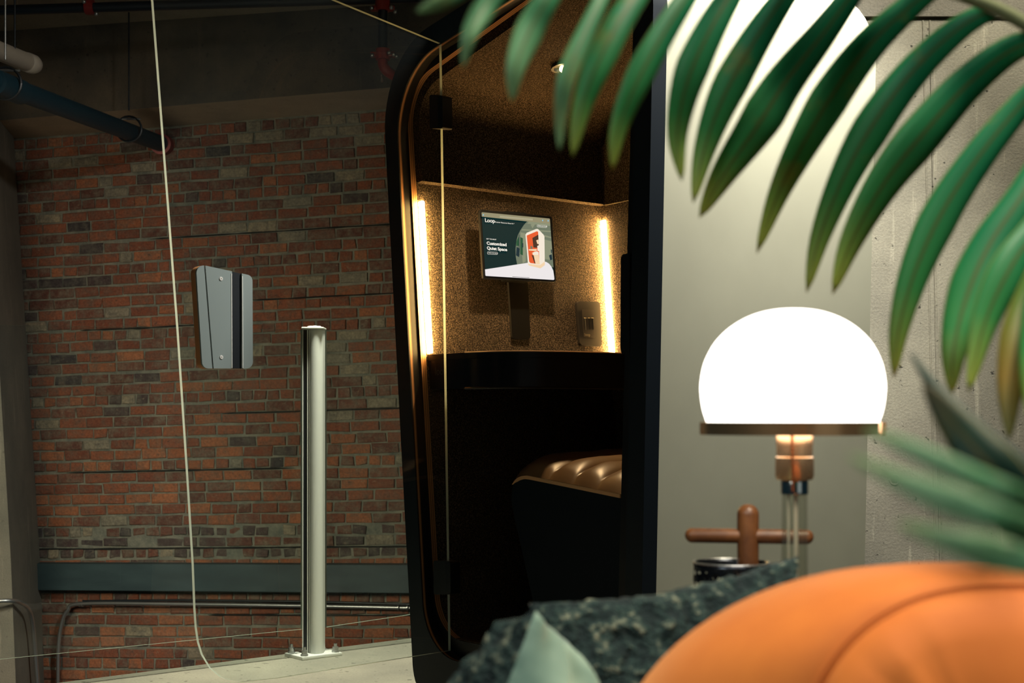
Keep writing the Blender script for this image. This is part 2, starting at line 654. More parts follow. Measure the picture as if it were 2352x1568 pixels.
bm = bmesh.new()
e_far = EDGE0 + ED * 1.35
e_near = EDGE1 - ED * 4.0
pts = [Vector((e_far.x, e_far.y, FZ)), Vector((5, e_far.y, FZ)), Vector((5, -3, FZ)), Vector((e_near.x, -3, FZ)), Vector((e_near.x, e_near.y, FZ))]
mesh_plate(bm, pts, Vector((0, 0, -0.25)))
fl = finish('floor', bm, M_floor)
tag(fl, kind='structure')

# ceiling slab over the room and the atrium
bm = bmesh.new()
mesh_box(bm, Vector((-6, -3, CEIL)), Vector((11, 0, 0)), Vector((0, 13.5, 0)), Vector((0, 0, 0.2)))
tag(finish('ceiling', bm, M_conc_soffit), kind='structure')

# brick wall frame (A left, B right, along the wall)
WA = px(60, 960, 9.4)
WB = px(945, 960, 8.8)
WD = (WB - WA)
WLEN = WD.length
WD.normalize()
WN = Vector((WD.y, -WD.x, 0))                      # towards the viewer
TILT = 0.028


def wp(a, z, out=0.0):
    return Vector((WA.x, WA.y, 0)) + WD * a + WN * out + Vector((0, 0, z + TILT * a))


A0, A1 = -0.30, 4.3
SOF_Z = 2.62
bm = bmesh.new()
mesh_plate(bm, [wp(A0, -1.5), wp(A1, -1.5), wp(A1, SOF_Z + 0.3), wp(A0, SOF_Z + 0.3)], -WN * 0.25)
wall_brick = finish('wall_back', bm, M_mortar)
tag(wall_brick, kind='structure')

# dark concrete downstand face and soffit over the brick
def unz(x, y, d):
    return px(x, y, d)

bm = bmesh.new()
# soffit block: bottom face between brick plane and 0.5 m in front, face up to ceiling
f0, f1 = wp(A0 - 2.2, SOF_Z, 0.52), wp(A1, SOF_Z, 0.52)
b0, b1 = wp(A0 - 2.2, SOF_Z, -0.25), wp(A1, SOF_Z, -0.25)
up = Vector((0, 0, 1))
t = lambda p: Vector((p.x, p.y, CEIL + 0.15))
vs = [bm.verts.new(p) for p in (f0, f1, b1, b0, t(f0), t(f1), t(b1), t(b0))]
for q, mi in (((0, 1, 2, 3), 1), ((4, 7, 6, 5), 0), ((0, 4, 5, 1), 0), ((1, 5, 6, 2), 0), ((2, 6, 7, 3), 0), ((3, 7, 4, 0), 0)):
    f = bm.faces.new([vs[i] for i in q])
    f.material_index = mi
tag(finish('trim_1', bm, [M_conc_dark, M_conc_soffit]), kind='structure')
# grey-teal beam low on the brick wall
bm = bmesh.new()
zb0 = hit(60, 1355, wp(0, 0, 0.12), WN)
zt0 = hit(60, 1294, wp(0, 0, 0.12), WN)
zt1 = hit(940, 1297, wp(0, 0, 0.12), WN)
dirb = (zt1 - zt0)
Lb = A1 / WLEN
h = zt0.z - zb0.z
mesh_box(bm, zb0 - dirb * 0.02, dirb * Lb, -WN * 0.13, Vector((0, 0, h)), 0.004)
tag(finish('trim_2', bm, M_beam), kind='structure')

# left concrete pier
def col_pt(xy, d):
    return px(xy[0], xy[1], d)
bm = bmesh.new()
ne = [col_pt((-34, 290), 8.35), col_pt((25, 1290), 8.35), col_pt((44, 1760), 8.35)]
fe = [col_pt((30, 290), 9.36), col_pt((92, 1290), 9.36), col_pt((108, 1760), 9.36)]
ne.insert(0, Vector((ne[0].x - 0.04, ne[0].y, CEIL + 0.05)))
fe.insert(0, Vector((fe[0].x - 0.04, fe[0].y, CEIL + 0.05)))
lf = [Vector((p.x - 1.6, p.y, p.z)) for p in ne]
lb = [Vector((p.x - 1.6, p.y + 1.2, p.z)) for p in ne]
fb = [Vector((p.x + 0.0, p.y + 0.1, p.z)) for p in fe]
cols = [ne, fe, lb, lf]
V = [[bm.verts.new(p) for p in c] for c in cols]
for i in range(4):
    a, b = V[i], V[(i + 1) % 4]
    for k in range(3):
        bm.faces.new((a[k], b[k], b[k + 1], a[k + 1]))
bm.faces.new([c[0] for c in V])
bm.faces.new([c[3] for c in V][::-1])
tag(finish('wall_left', bm, M_conc_col), kind='structure')

# right concrete wall, with cast panels
WY = 5.0
wr = empty('wall_right', (2.0, WY + 0.3, FZ), kind='structure')
box('wall_core', (0.25, WY + 0.03, FZ), (4.5, WY + 0.5, CEIL), M_conc_right, wr)
zj = px(2000, 47, WY).z


def wx(x):
    return px(x, 960, WY).x


joints = [0.25, wx(2148), wx(2148) + 1.2, 4.5]
for i in range(3):
    bm = bmesh.new()
    x0, x1 = joints[i] + 0.0007, joints[i + 1] - 0.0007
    # lean of the joint as in the photograph
    l0 = 0.0 if i == 0 else -0.022
    l1 = -0.022 if i < 2 else 0
    a = [Vector((x0 - l0 * -1, WY, FZ)), Vector((x1 - l1 * -1, WY, FZ)), Vector((x1 + l1, WY, zj)), Vector((x0 + l0, WY, zj))]
    a = [Vector((x0 - l0, WY, FZ)), Vector((x1 - l1, WY, FZ)), Vector((x1 + l1, WY, zj)), Vector((x0 + l0, WY, zj))]
    mesh_plate(bm, a, Vector((0, 0.03, 0)))
    finish('concrete_panel', bm, M_conc_right, wr)
    for xx, yy in (((2055, 1102), (2270, 1108)) if i == 0 else ()):
        pass
bm = bmesh.new()
mesh_box(bm, Vector((0.25, WY - 0.01, zj + 0.012)), Vector((4.25, 0, 0)), Vector((0, 0.04, 0)), Vector((0, 0, CEIL - zj - 0.012)))
finish('concrete_beam', bm, M_conc_dark if False else concrete_mat('darker_header_concrete', (0.24, 0.22, 0.17), (0.14, 0.13, 0.105), 0.2, 0.4), wr)  # header beam of darker concrete
# formwork ridge beside the joint and tie holes
for dx in (-0.012, 0.012):
    tube('form_ridge', [Vector((wx(2142) + dx - 0.022, WY - 0.001, zj)), Vector((wx(2142) + dx + 0.03, WY - 0.001, FZ))], 0.0035, M_conc_right, wr, 6)
for (xx, yy) in ((2055, 1102), (2269, 1108), (2062, 330), (2274, 316)):
    c = px(xx, yy, WY)
    bm = bmesh.new()
    prof = [(0.021, 0.0005), (0.019, -0.002), (0.014, -0.001), (0.011, 0.004)]
    for r, yo in prof:
        pass
    rings = [[bm.verts.new(c + Vector((r * math.cos(k * math.pi / 10), yo, r * math.sin(k * math.pi / 10)))) for k in range(20)] for r, yo in prof]
    for ra, rb in zip(rings, rings[1:]):
        for k in range(20):
            bm.faces.new((ra[k], ra[(k + 1) % 20], rb[(k + 1) % 20], rb[k]))
    finish('tie_hole', bm, M_conc_right, wr, smooth=True)
    bm = bmesh.new()
    bm.faces.new([bm.verts.new(c + Vector((0.011 * math.cos(k * math.pi / 8), -0.0005, 0.011 * math.sin(k * math.pi / 8)))) for k in range(16)])
    finish('tie_plug', bm, M_conc_col, wr)

# ---- bricks
def brick_verts(w, h, t, rnd, jit=0.003):
    c = 0.0045
    vs = []
    for (o, ins) in ((-0.02, 0), (t - c, 0), (t, c)):
        for sx, sz in ((-1, -1), (1, -1), (1, 1), (-1, 1)):
            j = (rnd.uniform(-jit, jit), rnd.uniform(-jit, jit)) if o > 0 else (0, 0)
            vs.append(((sx * (w / 2 - ins) + j[0]), o + (rnd.uniform(-0.0015, 0.0015) if o > 0 else 0), sz * (h / 2 - ins) + j[1]))
    fs = [(8, 9, 10, 11)]
    for r in (0, 4):
        for k in range(4):
            fs.append((r + k, r + (k + 1) % 4, r + 4 + (k + 1) % 4, r + 4 + k))
    return vs, fs


rb = random.Random(11)
HROW = 0.0713
rows = []
z = -1.45
ri = 0
bricks = []
while z < SOF_Z - 0.02:
    zc = z + HROW / 2
    header = (ri % 6 == 2)
    rubble = (-0.14 < zc < 0.02)
    if rubble: header = (ri % 2 == 0)
    pitch = 0.093 if header else 0.186
    a = A0 + 0.05 - (rb.uniform(0, pitch))
    wob = rb.uniform(-0.003, 0.003)
    while a < A1:
        wdt = pitch * rb.uniform(0.9, 1.1)
        if not header and rb.random() < 0.10:
            wdt = pitch * 0.52
        ac = a + wdt / 2
        if ac > A0 + 0.03:
            jx = 0.012 if not rubble else 0.016
            P = wp(ac, zc, 0)
            rr = P - CAM
            X = 1176 + F * rr.x / rr.y
            Y = 960 - F * rr.z / rr.y
            u = rb.random()
            if rubble:
                mi = 3 if u < 0.45 else (2 if u < 0.8 else 4)
            elif X > 760 and 760 < Y < 950 and noise.noise(Vector((X / 60, Y / 60, 3))) > -0.1:
                mi = 4 if u < 0.6 else (2 if u < 0.8 else 0)
            elif 270 < Y < 330 and 550 < X < 860:
                mi = 4 if u < 0.55 else 2
            elif Y > 1000:
                mi = 0 if u < 0.48 else (1 if u < 0.76 else (2 if u < 0.95 else (3 if u < 0.98 else 4)))
            else:
                mi = 0 if u < 0.46 else (1 if u < 0.58 else (2 if u < 0.88 else (3 if u < 0.95 else 4)))
            hh = HROW - 0.014 + rb.uniform(-0.003, 0.002)
            if rubble: hh -= rb.uniform(0, 0.012)
            out = rb.uniform(-0.003, 0.004) + (rb.uniform(-0.012, 0.004) if rubble else 0)
            bricks.append((ac, zc + wob + rb.uniform(-0.002, 0.002), wdt - jx + rb.uniform(-0.003, 0.002), hh, out, mi, X, Y, rb.uniform(-0.012, 0.012)))
        a += wdt
    z += HROW
    ri += 1

vis = [b for b in bricks if 45 < b[6] < 925 and 330 < b[7] < 1500 and not (1285 < b[7] < 1362) and b[2] > 0.13]
rb.shuffle(vis)
# singly built: the largest in view
vis.sort(key=lambda b: -b[2] * b[3] * (1 if b[6] > 60 else 0.5))
single = set(id(b) for b in vis[:300])
variants = []
for k in range(12):
    vs, fs = brick_verts(0.172, 0.060, 0.011, rb, 0.0048)
    me = bpy.data.meshes.new('brick')
    me.from_pydata(vs, [], fs)
    me.materials.append(M_br[0])
    variants.append(me)
wl = wloc(wall_brick)
bangle = math.atan2(WD.y, WD.x)
sv, sf, sm = [], [], []
for b in bricks:
    ac, zc, wd_, hh, out, mi, X, Y, rot = b
    P = wp(ac, zc, out)
    if id(b) in single:
        o = bpy.data.objects.new('brick', variants[rb.randrange(12)])
        COL.objects.link(o)
        o.material_slots[0].link = 'OBJECT'
        o.material_slots[0].material = M_br[mi]
        o.parent = wall_brick
        o.location = P - wl
        # local Y of the mesh points out of the wall
        X3 = (WD + Vector((0, 0, TILT + rot))).normalized()
        Y3 = WN
        Z3 = X3.cross(Y3).normalized()
        if Z3.z < 0:
            X3 = -X3
            Z3 = X3.cross(Y3).normalized()
        mtx = Matrix((X3, Y3, Z3)).transposed()
        o.rotation_euler = mtx.to_euler()
        o.scale = (wd_ / 0.172, 1, hh / 0.060)
    else:
        vs, fs = brick_verts(wd_, hh, 0.011, rb, 0.0046 if abs(zc + 0.06) > 0.1 else 0.007)
        n0 = len(sv)
        for (x, y, z_) in vs:
            sv.append(P + WD * x + WN * y + Vector((0, 0, z_ + (TILT + rot) * x)) - wl)
        for f in fs:
            sf.append([n0 + i for i in f])
            sm.append(mi)
me = bpy.data.meshes.new('brickwork')
me.from_pydata([tuple(v) for v in sv], [], sf)
for m_ in M_br: me.materials.append(m_)
for p_, mi in zip(me.polygons, sm): p_.material_index = mi
o = bpy.data.objects.new('brickwork', me)
COL.objects.link(o)
o.parent = wall_brick
tag(o, kind='stuff')

# dark strips put in as the shadow of open mortar joints
M_joint_shade = mat('open_joint_shadow', (0.006, 0.007, 0.006), 1.0)
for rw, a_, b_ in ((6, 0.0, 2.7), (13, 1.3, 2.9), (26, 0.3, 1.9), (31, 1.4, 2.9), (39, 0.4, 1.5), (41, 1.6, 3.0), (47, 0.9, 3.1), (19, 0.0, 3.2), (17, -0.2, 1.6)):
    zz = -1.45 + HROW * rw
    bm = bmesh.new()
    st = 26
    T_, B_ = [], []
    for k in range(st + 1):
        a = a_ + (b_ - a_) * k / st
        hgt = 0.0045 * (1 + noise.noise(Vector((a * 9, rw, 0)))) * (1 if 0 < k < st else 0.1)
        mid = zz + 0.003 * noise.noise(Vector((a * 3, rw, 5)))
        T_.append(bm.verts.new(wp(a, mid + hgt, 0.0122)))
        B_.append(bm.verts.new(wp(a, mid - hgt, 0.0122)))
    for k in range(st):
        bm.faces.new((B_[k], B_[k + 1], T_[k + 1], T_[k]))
    finish('joint_shadow_strip', bm, M_joint_shade, wall_brick)

# ------------------------------------------------------------------ pipes and services
pl = lambda x, y, d: px(x, y, d)
t_ = empty('drain_pipe', pl(200, 255, 7.9), 'teal blue pipe slanting down towards the brick wall, hung from rods', 'pipe')
tube('pipe_run', [pl(-60, 168, 6.35), pl(0, 192, 6.6), pl(378, 333, 9.15)], 0.051, M_bluepipe, t_, 24)
tube('pipe_coupling', [pl(-14, 187, 6.52), pl(46, 211, 6.82)], 0.060, M_bluepipe, t_, 24)
tube('wall_collar', [pl(368, 330, 9.05), pl(380, 335, 9.2)], 0.066, M_red, t_, 24)
for (x, y, d, top) in ((296, 300, 8.45, 0), (12, 196, 6.66, 0)):
    h_ = empty('pipe_hanger', pl(x, y, d), None, None, parent=t_)
    c = pl(x, y, d)
    tube('hanger_rod', [c + Vector((0, 0, 0.12)), Vector((c.x, c.y, CEIL))], 0.005, M_alu_dark if x > 100 else M_steel, h_, 8)
    ringp = [c + Vector((0.075 * math.cos(a), 0.0, 0.075 * math.sin(a) + 0.01)) for a in [k * math.pi / 10 for k in range(21)]]
    tube('hanger_ring', ringp, 0.007, M_alu_dark, h_, 6)
    tube('hanger_bolt', [c + Vector((-0.07, 0, 0.07)), c + Vector((0.07, 0, 0.07))], 0.006, M_steel, h_, 6)

t_ = empty('insulated_pipe', pl(10, 130, 6.9), 'pale cream capped pipe end at the ceiling above the blue pipe', 'pipe')
tube('pipe_jacket', [pl(-120, 70, 6.3), pl(60, 142, 7.1)], 0.046, M_cream, t_, 20)
bm = bmesh.new()
a, b = pl(60, 142, 7.1), pl(86, 152, 7.2)
mesh_tube(bm, [a, a.lerp(b, 0.6), a.lerp(b, 0.85), b], [0.049, 0.049, 0.04, 0.02], 20)
finish('end_cap', bm, M_cream, t_, smooth=True)
tube('support_rod', [pl(34, 120, 6.9), Vector((pl(34, 120, 6.9).x, 6.9, CEIL))], 0.005, M_alu_dark, t_, 8)


def coupling(parent, c, axis, r, L_, bolts):
    tube('coupling', [c - axis * L_ / 2, c + axis * L_ / 2], r, M_red, parent, 20)
    cp = parent.children[-1] if parent.children else None
    for b_ in bolts:
        bm = bmesh.new()
        bmesh.ops.create_icosphere(bm, subdivisions=2, radius=0.011)
        for v in bm.verts: v.co += b_
        finish('coupling_bolt', bm, M_steel, parent, smooth=True)


t_ = empty('sprinkler_main', pl(400, 10, 7.6), 'long black sprinkler pipe with a red coupling across the dark ceiling', 'pipe')
tube('pipe_run', [pl(-80, 26, 7.6), pl(350, 13, 7.6), pl(1000, -6, 7.6)], 0.026, M_darkpipe, t_, 16)
ax = (pl(350, 13, 7.6) - pl(0, 24, 7.6)).normalized()
coupling(t_, pl(206, 16, 7.6), ax, 0.040, 0.045, [pl(221, 32, 7.55), pl(193, 4, 7.55)])
box('coupling_lug', pl(199, 24, 7.62) - Vector((0, 0.03, 0.02)), pl(214, 24, 7.62) + Vector((0, 0.02, 0.02)), M_red, t_)

t_ = empty('sprinkler_drop', pl(878, 100, 7.2), 'vertical black sprinkler drop with red couplings and elbow beside the booth', 'pipe')
D = 7.2
tube('pipe_run', [pl(879, -40, D), pl(879, 118, D)], 0.024, M_darkpipe, t_, 16)
Z1 = Vector((0, 0, 1))
coupling(t_, pl(879, 14, D), Z1, 0.038, 0.05, [pl(854, 18, D - .04), pl(899, 17, D - .04), pl(908, 27, D - .02)])
coupling(t_, pl(879, 125, D), Z1, 0.036, 0.055, [pl(855, 127, D - .04), pl(894, 121, D - .04), pl(904, 125, D - .02), pl(911, 129, D)])
box('coupling_flange', pl(851, 20, D) - Vector((0, 0.02, 0.012)), pl(907, 20, D) + Vector((0, 0.02, 0.012)), M_red, t_, 0.004)
box('coupling_flange', pl(852, 126, D) - Vector((0, 0.02, 0.012)), pl(908, 126, D) + Vector((0, 0.02, 0.012)), M_red, t_, 0.004)
el = smooth_path([tuple(pl(879, 135, D)), tuple(pl(880, 150, D)), tuple(pl(889, 163, D)), tuple(pl(910, 176, D + .05)), tuple(pl(960, 190, D + .1))], 14)
tube('elbow', el, 0.026, M_red, t_, 18)
tube('sprinkler_head', [pl(876, 172, D), pl(877, 188, D)], [0.003, 0.008], M_steel, t_, 8)

# conduits low on the brick wall
wq = lambda x, y, o=0.06: hit(x, y, wp(0, 0, o), WN)
c1 = smooth_path([tuple(px(x, y, d)) for x, y, d in ((-80, 1384, 8.2), (20, 1379, 8.25), (50, 1385, 8.4), (68, 1402, 8.6), (76, 1440, 8.7), (81, 1500, 8.75), (92, 1640, 8.8))], 30)
o = tube('conduit', c1, 0.0125, M_steel, None, 12)
tag(o, 'bright metal conduit curving down beside the concrete pier', 'conduit')
c2 = smooth_path([wq(133, 1640, .08), wq(134, 1500, .08), wq(140, 1440, .08), wq(155, 1402, .08), wq(190, 1386, .08), wq(420, 1387, .07), wq(700, 1391, .06), wq(1000, 1397, .06)], 44)
o2 = empty('conduit', Vector(c2[0]), 'bent metal conduit turning from vertical to run along the brick wall', 'conduit')
tube('conduit_run', c2, 0.0125, M_steel, o2, 12)
for xx in (184, 190, 915, 936):
    a = wq(xx, 1387 if xx < 300 else 1395, .075)
    tube('conduit_strap', [a - WD * 0.004, a + WD * 0.004], 0.017, M_steel, o2, 12)
c3 = [wq(190, 1380, .05), wq(420, 1378, .05), wq(700, 1381, .05), wq(1000, 1389, .05)]
o = tube('cable', c3, 0.008, M_alu_dark, None, 8)
tag(o, 'thin dark cable running above the horizontal conduit on brick', 'cable')

# ------------------------------------------------------------------ railing
PC = hit(720, 1506, Vector((0, 0, FZ)), Vector((0, 0, 1)))
post = empty('railing_post', PC, 'round faced aluminium railing post with bolted base plate at floor edge', 'post')
PT = px(720, 754, PC.y).z
# profile: half round facing the camera with a dark slot on the left
bm = bmesh.new()
out2 = []
cxv = Vector((1, 0, 0))
W_ = 50 / F * PC.y
prof = []
for k in range(17):
    a = math.pi * k / 16
    prof.append((W_ * (0.055 + 0.31 * math.cos(math.pi - a)) + W_ * 0.12, -0.026 * math.sin(a) - 0.012))
prof = [(x, y) for x, y in prof]
xl, xr = prof[0][0], prof[-1][0]
poly = prof + [(xr, 0.03), (xl, 0.03)]
pts = [PC + Vector((x, y, 0.012)) for x, y in poly]
mesh_plate(bm, pts, Vector((0, 0, PT - FZ - 0.018)))
finish('post_body', bm, M_alu, post, auto=0.5)
bm = bmesh.new()
xs0 = -23 / F * PC.y
mesh_plate(bm, [PC + Vector((xs0, -0.006, 0.012)), PC + Vector((xl - 0.001, -0.008, 0.012)), PC + Vector((xl - 0.001, 0.028, 0.012)), PC + Vector((xs0, 0.028, 0.012))], Vector((0, 0, PT - FZ - 0.018)))
finish('glazing_slot', bm, M_alu_dark, post)
for xo in (-23.5, -12.5, -8.5):
    x_ = xo / F * PC.y
    box('post_fin', PC + Vector((x_ - 0.0017, -0.014, 0.012)), PC + Vector((x_ + 0.0017, 0.0, PT - FZ - 0.006)), M_alu, post)
box('post_cap', Vector((PC.x - 24 / F * PC.y, PC.y - 0.045, PT - 0.005)), Vector((PC.x + 27 / F * PC.y, PC.y + 0.035, PT + 0.003)), M_alu, post, 0.003)
lathe('cap_disc', PC.x + 0.004, PC.y - 0.005, [(0, PT + 0.008), (0.024, PT + 0.008), (0.027, PT + 0.003)], M_alu, post, 24)
# base plate aligned with the railing
bm = bmesh.new()
bc = PC + Vector((0.0, 0.0, 0.0))
hx, hy = RD * 0.085, RN * 0.062
mesh_box(bm, bc - hx - hy + Vector((0, 0, 0.0)), hx * 2, hy * 2, Vector((0, 0, 0.013)), 0.002)
finish('base_plate', bm, M_alu, post, auto=0.5)
for sx in (-1, 1):
    for sy in (-1, 1):
        c = bc + RD * 0.066 * sx + RN * 0.045 * sy
        b_ = lathe('anchor_bolt', c.x, c.y, [(0.006, FZ + 0.045), (0.006, FZ + 0.034), (0.011, FZ + 0.033), (0.011, FZ + 0.020), (0.014, FZ + 0.019), (0.014, FZ + 0.013)], M_steel, post, 12)

# railing glass
rp0 = PC.copy()
def rail_at(x):
    return hit(x, 960, rp0, RN)
def rz(x, y):
    return hit(x, y, rp0, RN)
gl = rz(-260, 0)
pa_b = rz(0, 1514); pa_t = rz(0, 746)
pb_b = rz(694, 1445); pb_t = rz(694, 757)
ext = lambda a, b, k: a + (b - a) * k
L0b, L0t = ext(pb_b, pa_b, 1.9), ext(pb_t, pa_t, 1.9)
bm = bmesh.new()
mesh_plate(bm, [L0b, pb_b, pb_t, L0t], RN * 0.010, 0, 1)
o = finish('glass_panel', bm, [M_glass, M_glass_rim])
tag(o, 'frameless glass balustrade panel running left from the aluminium post', 'glass panel')
q0b, q0t = rz(750, 1440), rz(750, 758)
q1b = ext(q0b, rz(945, 1411), 2.3); q1t = ext(q0t, rz(945, 765), 2.3)
bm = bmesh.new()
mesh_plate(bm, [q0b, q1b, q1t, q0t], RN * 0.010, 0, 1)
o = finish('glass_panel', bm, [M_glass, M_glass_rim])
tag(o, 'frameless glass balustrade panel between the aluminium post and dark booth', 'glass panel')

# ------------------------------------------------------------------ the booth
U = Vector((0.633, -0.774, 0)).normalized()
Vv = Vector((-U.y, U.x, 0))
O = Vector((-0.0707 * 4.4, 4.4, 0))


def W(s, v, z):
    return O + U * s + Vv * v + Vector((0, 0, z))


def sz(x, y, v0):
    P = hit(x, y, O + Vv * v0, Vv)
    return ((P - O).dot(U), P.z)


VF = -0.04
oL = (sz(891, 440, VF), sz(944, 1455, VF))
oB = ((0, FZ + 0.003), (1, FZ + 0.003))
oR = (sz(1495, 300, VF), sz(1475, 1340, VF))
oT = (sz(1017, 41, VF), sz(1085, -2, VF))
tL = (sz(919, 440, VF), sz(960, 1200, VF))
tB = ((0, 0.060), (1, 0.060))
tR = (sz(1457, 300, VF), sz(1443, 1000, VF))
tT = (sz(1011.5, 101, VF), sz(1100, 45, VF))
pL = (sz(957, 440, 0.02), sz(998, 1160, 0.02))
pB = ((0, 0.112), (1, 0.112))
pR = (sz(1448, 300, 0), sz(1430, 1000, 0))
pT = (sz(1017, 149, 0.02), sz(1225, 0, 0.02))


def quad(l, b, r, t, radii, n=12):
    return round_poly([line_x(l, b), line_x(b, r), line_x(r, t), line_x(t, l)], radii, n)


OUT = quad(oL, oB, oR, oT, [0.13, 0.13, 0.25, 0.27])
THIN = quad(tL, tB, tR, tT, [0.17, 0.17, 0.2, 0.23])
PLY = quad(pL, pB, pR, pT, [0.14, 0.14, 0.16, 0.15])


def offset_loop(loop, d):
    n = len(loop)
    res = []
    for i in range(n):
        a = Vector(loop[i - 1]); b = Vector(loop[(i + 1) % n])
        t = (b - a)
        if t.length < 1e-9:
            t = Vector(loop[(i + 2) % n]) - Vector(loop[i - 2])
        t.normalize()
        nn = Vector((-t.y, t.x))      # loop is CCW -> left is inward
        p = Vector(loop[i]) + nn * d
        res.append((p.x, p.y))
    return res


def bridge(name, loops, mats, parent, mi=None, closed=False, auto=0.5, uv=False, keep=None):
    """loops: list of (loop2d, v)"""
    bm = bmesh.new()
    uvl = bm.loops.layers.uv.new('UVMap') if uv else None
    R = [[bm.verts.new(W(s, v, z)) for s, z in lp] for lp, v in loops]
    n = len(R[0])
    prs = [(i, i + 1) for i in range(len(R) - 1)] + ([(len(R) - 1, 0)] if closed else [])
    for q, (i, j) in enumerate(prs):
        for k in range(n):
            if keep and not keep(loops[i][0][k], loops[i][0][(k + 1) % n]):
                continue
            k2 = (k + 1) % n
            f = bm.faces.new((R[i][k], R[i][k2], R[j][k2], R[j][k]))
            if mi: f.material_index = mi[q]
            if uv:
                for lp_, u_ in zip(f.loops, (0, 0, uv, uv)):
                    lp_[uvl].uv = (u_, k * 0.1)
    return finish(name, bm, mats, parent, auto=auto)


booth = empty('phone_booth', W(0.5, 0.4, FZ), 'dark navy office phone booth with pale grey side and warm lit interior', 'booth')
bridge('front_frame', [(OUT, VF + 0.05), (OUT, VF), (THIN, VF), (THIN, VF + 0.004)], M_navy, booth)
bridge('wood_edge_strip', [(THIN, VF + 0.004), (THIN, VF + 0.014)], M_ply, booth, uv=0.35)
bridge('door_rebate', [(THIN, VF + 0.014), (THIN, 0.0), (PLY, 0.0)], M_black, booth)
bridge('plywood_reveal', [(PLY, 0.0), (PLY, 0.02)], M_ply, booth, uv=0.9)
DI = 0.80
SHELL = offset_loop(OUT, 0.002)
bridge('outer_shell', [(SHELL, VF + 0.01), (SHELL, 0.865), (offset_loop(SHELL, 0.01), 0.872), (offset_loop(SHELL, 0.03), 0.872)], M_shell, booth)
bm = bmesh.new()
inner_b = offset_loop(SHELL, 0.028)
bm.faces.new([bm.verts.new(W(s, 0.868, z)) for s, z in inner_b])
finish('rear_panel', bm, M_navy, booth)
bridge('felt_lining', [(PLY, 0.02), (PLY, DI)], M_felt, booth, auto=0.3)
bm = bmesh.new()
bm.faces.new([bm.verts.new(W(s, DI, z)) for s, z in PLY])
finish('felt_end_wall', bm, M_felt, booth)

# left inner wall plane
lw0 = Vector(pL[0]); lw1 = Vector(pL[1])
tw = (lw0 - lw1).normalized()                 # up along wall in (s,z)
nw = Vector((tw.y, -tw.x))                    # inward (towards +s)
T3 = (U * tw.x + Vector((0, 0, tw.y))).normalized()
N3 = (U * nw.x + Vector((0, 0, nw.y))).normalized()
WP0 = W(lw1.x, 0, lw1.y)


def on_wall(x, y, off=0.0):
    return hit(x, y, WP0 + N3 * off, N3)


def wall_sz(z, off=0.0):
    k = (z - lw1.y) / tw.y
    s = lw1.x + tw.x * k
    return s + nw.x * off, z + nw.y * off


# upper felt panel stands proud above the desk niche
ZS = on_wall(956, 420).z
upper = offset_loop(PLY, 0.030)
bm = bmesh.new()
n = len(PLY)
tl_idx = list(range(2 * 13, 4 * 13))            # top right and top left corners
loopA = [PLY[i] for i in tl_idx] + [wall_sz(ZS)]
loopB = [upper[i] for i in tl_idx] + [wall_sz(ZS, 0.030)]
RA = [[bm.verts.new(W(s, 0.022, z)) for s, z in loopA], [bm.verts.new(W(s, 0.022, z)) for s, z in loopB],
      [bm.verts.new(W(s, DI - 0.001, z)) for s, z in loopB], [bm.verts.new(W(s, DI - 0.001, z)) for s, z in loopA]]
for i in range(3):
    for k in range(len(loopA) - 1):
        bm.faces.new((RA[i][k], RA[i][k + 1], RA[i + 1][k + 1], RA[i + 1][k]))
bm.faces.new([r[-1] for r in RA])
finish('upper_felt_panel', bm, M_felt, booth, auto=0.3)
# upper panel on end wall
bm = bmesh.new()
e0 = wall_sz(ZS, 0.030)
mesh_plate(bm, [W(e0[0], DI - 0.016, ZS), W(0.93, DI - 0.016, ZS + 0.02), W(0.95, DI - 0.016, 1.80), W(wall_sz(1.70, 0.016)[0], DI - 0.016, 1.70)], Vv * 0.015)
finish('upper_end_panel', bm, M_felt, booth)

# LED strips
def led(v0, v1, z0, z1, offn, name='led_strip'):
    bm = bmesh.new()
    a = wall_sz(z0); b = wall_sz(z1)
    p0 = W(a[0], v0, a[1]); p1 = W(b[0], v0, b[1])
    mesh_box(bm, p0 + N3 * 0.001, Vv * (v1 - v0), N3 * offn, p1 - p0, 0.003)
    return finish(name, bm, M_led, booth)


ztl = on_wall(957, 463).z
led(0.022, 0.034, 0.968, ztl, 0.019)
v_r = (on_wall(1389, 640) - O).dot(Vv)
ztr = on_wall(1375, 507).z
led(v_r - 0.006, v_r + 0.006, 0.968, ztr, 0.021)

# desk
ZD = hit(985, 813, O, Vv).z
ws = wall_sz(ZD)[0]
desk_px = [(ws + 0.002, 0.024), (0.24, 0.024), (0.36, 0.05), (0.43, 0.12), (0.48, 0.24), (0.50, 0.40), (0.505, 0.60), (0.505, DI - 0.002)]
dpts = [(desk_px[0][0], desk_px[0][1])] + [p for p in smooth_path(desk_px[1:], 24)]
top = [W(s, v, ZD) for s, v in dpts] + [W(ws + 0.002, DI - 0.002, ZD)]
bm = bmesh.new()
mesh_plate(bm, [p - Vector((0, 0, 0.018)) for p in top], Vector((0, 0, 0.018)))
desk = finish('desk_top', bm, M_gloss, booth, auto=0.5)
ap_h = ZD - (CAM.z + (960 - 891) / F * 4.2)
bm = bmesh.new()
dp2 = [(s - 0.003, v + 0.004) for s, v in dpts]
ain = [(max(s - 0.02, ws), v + 0.02 if v < DI - 0.03 else v) for s, v in dpts]
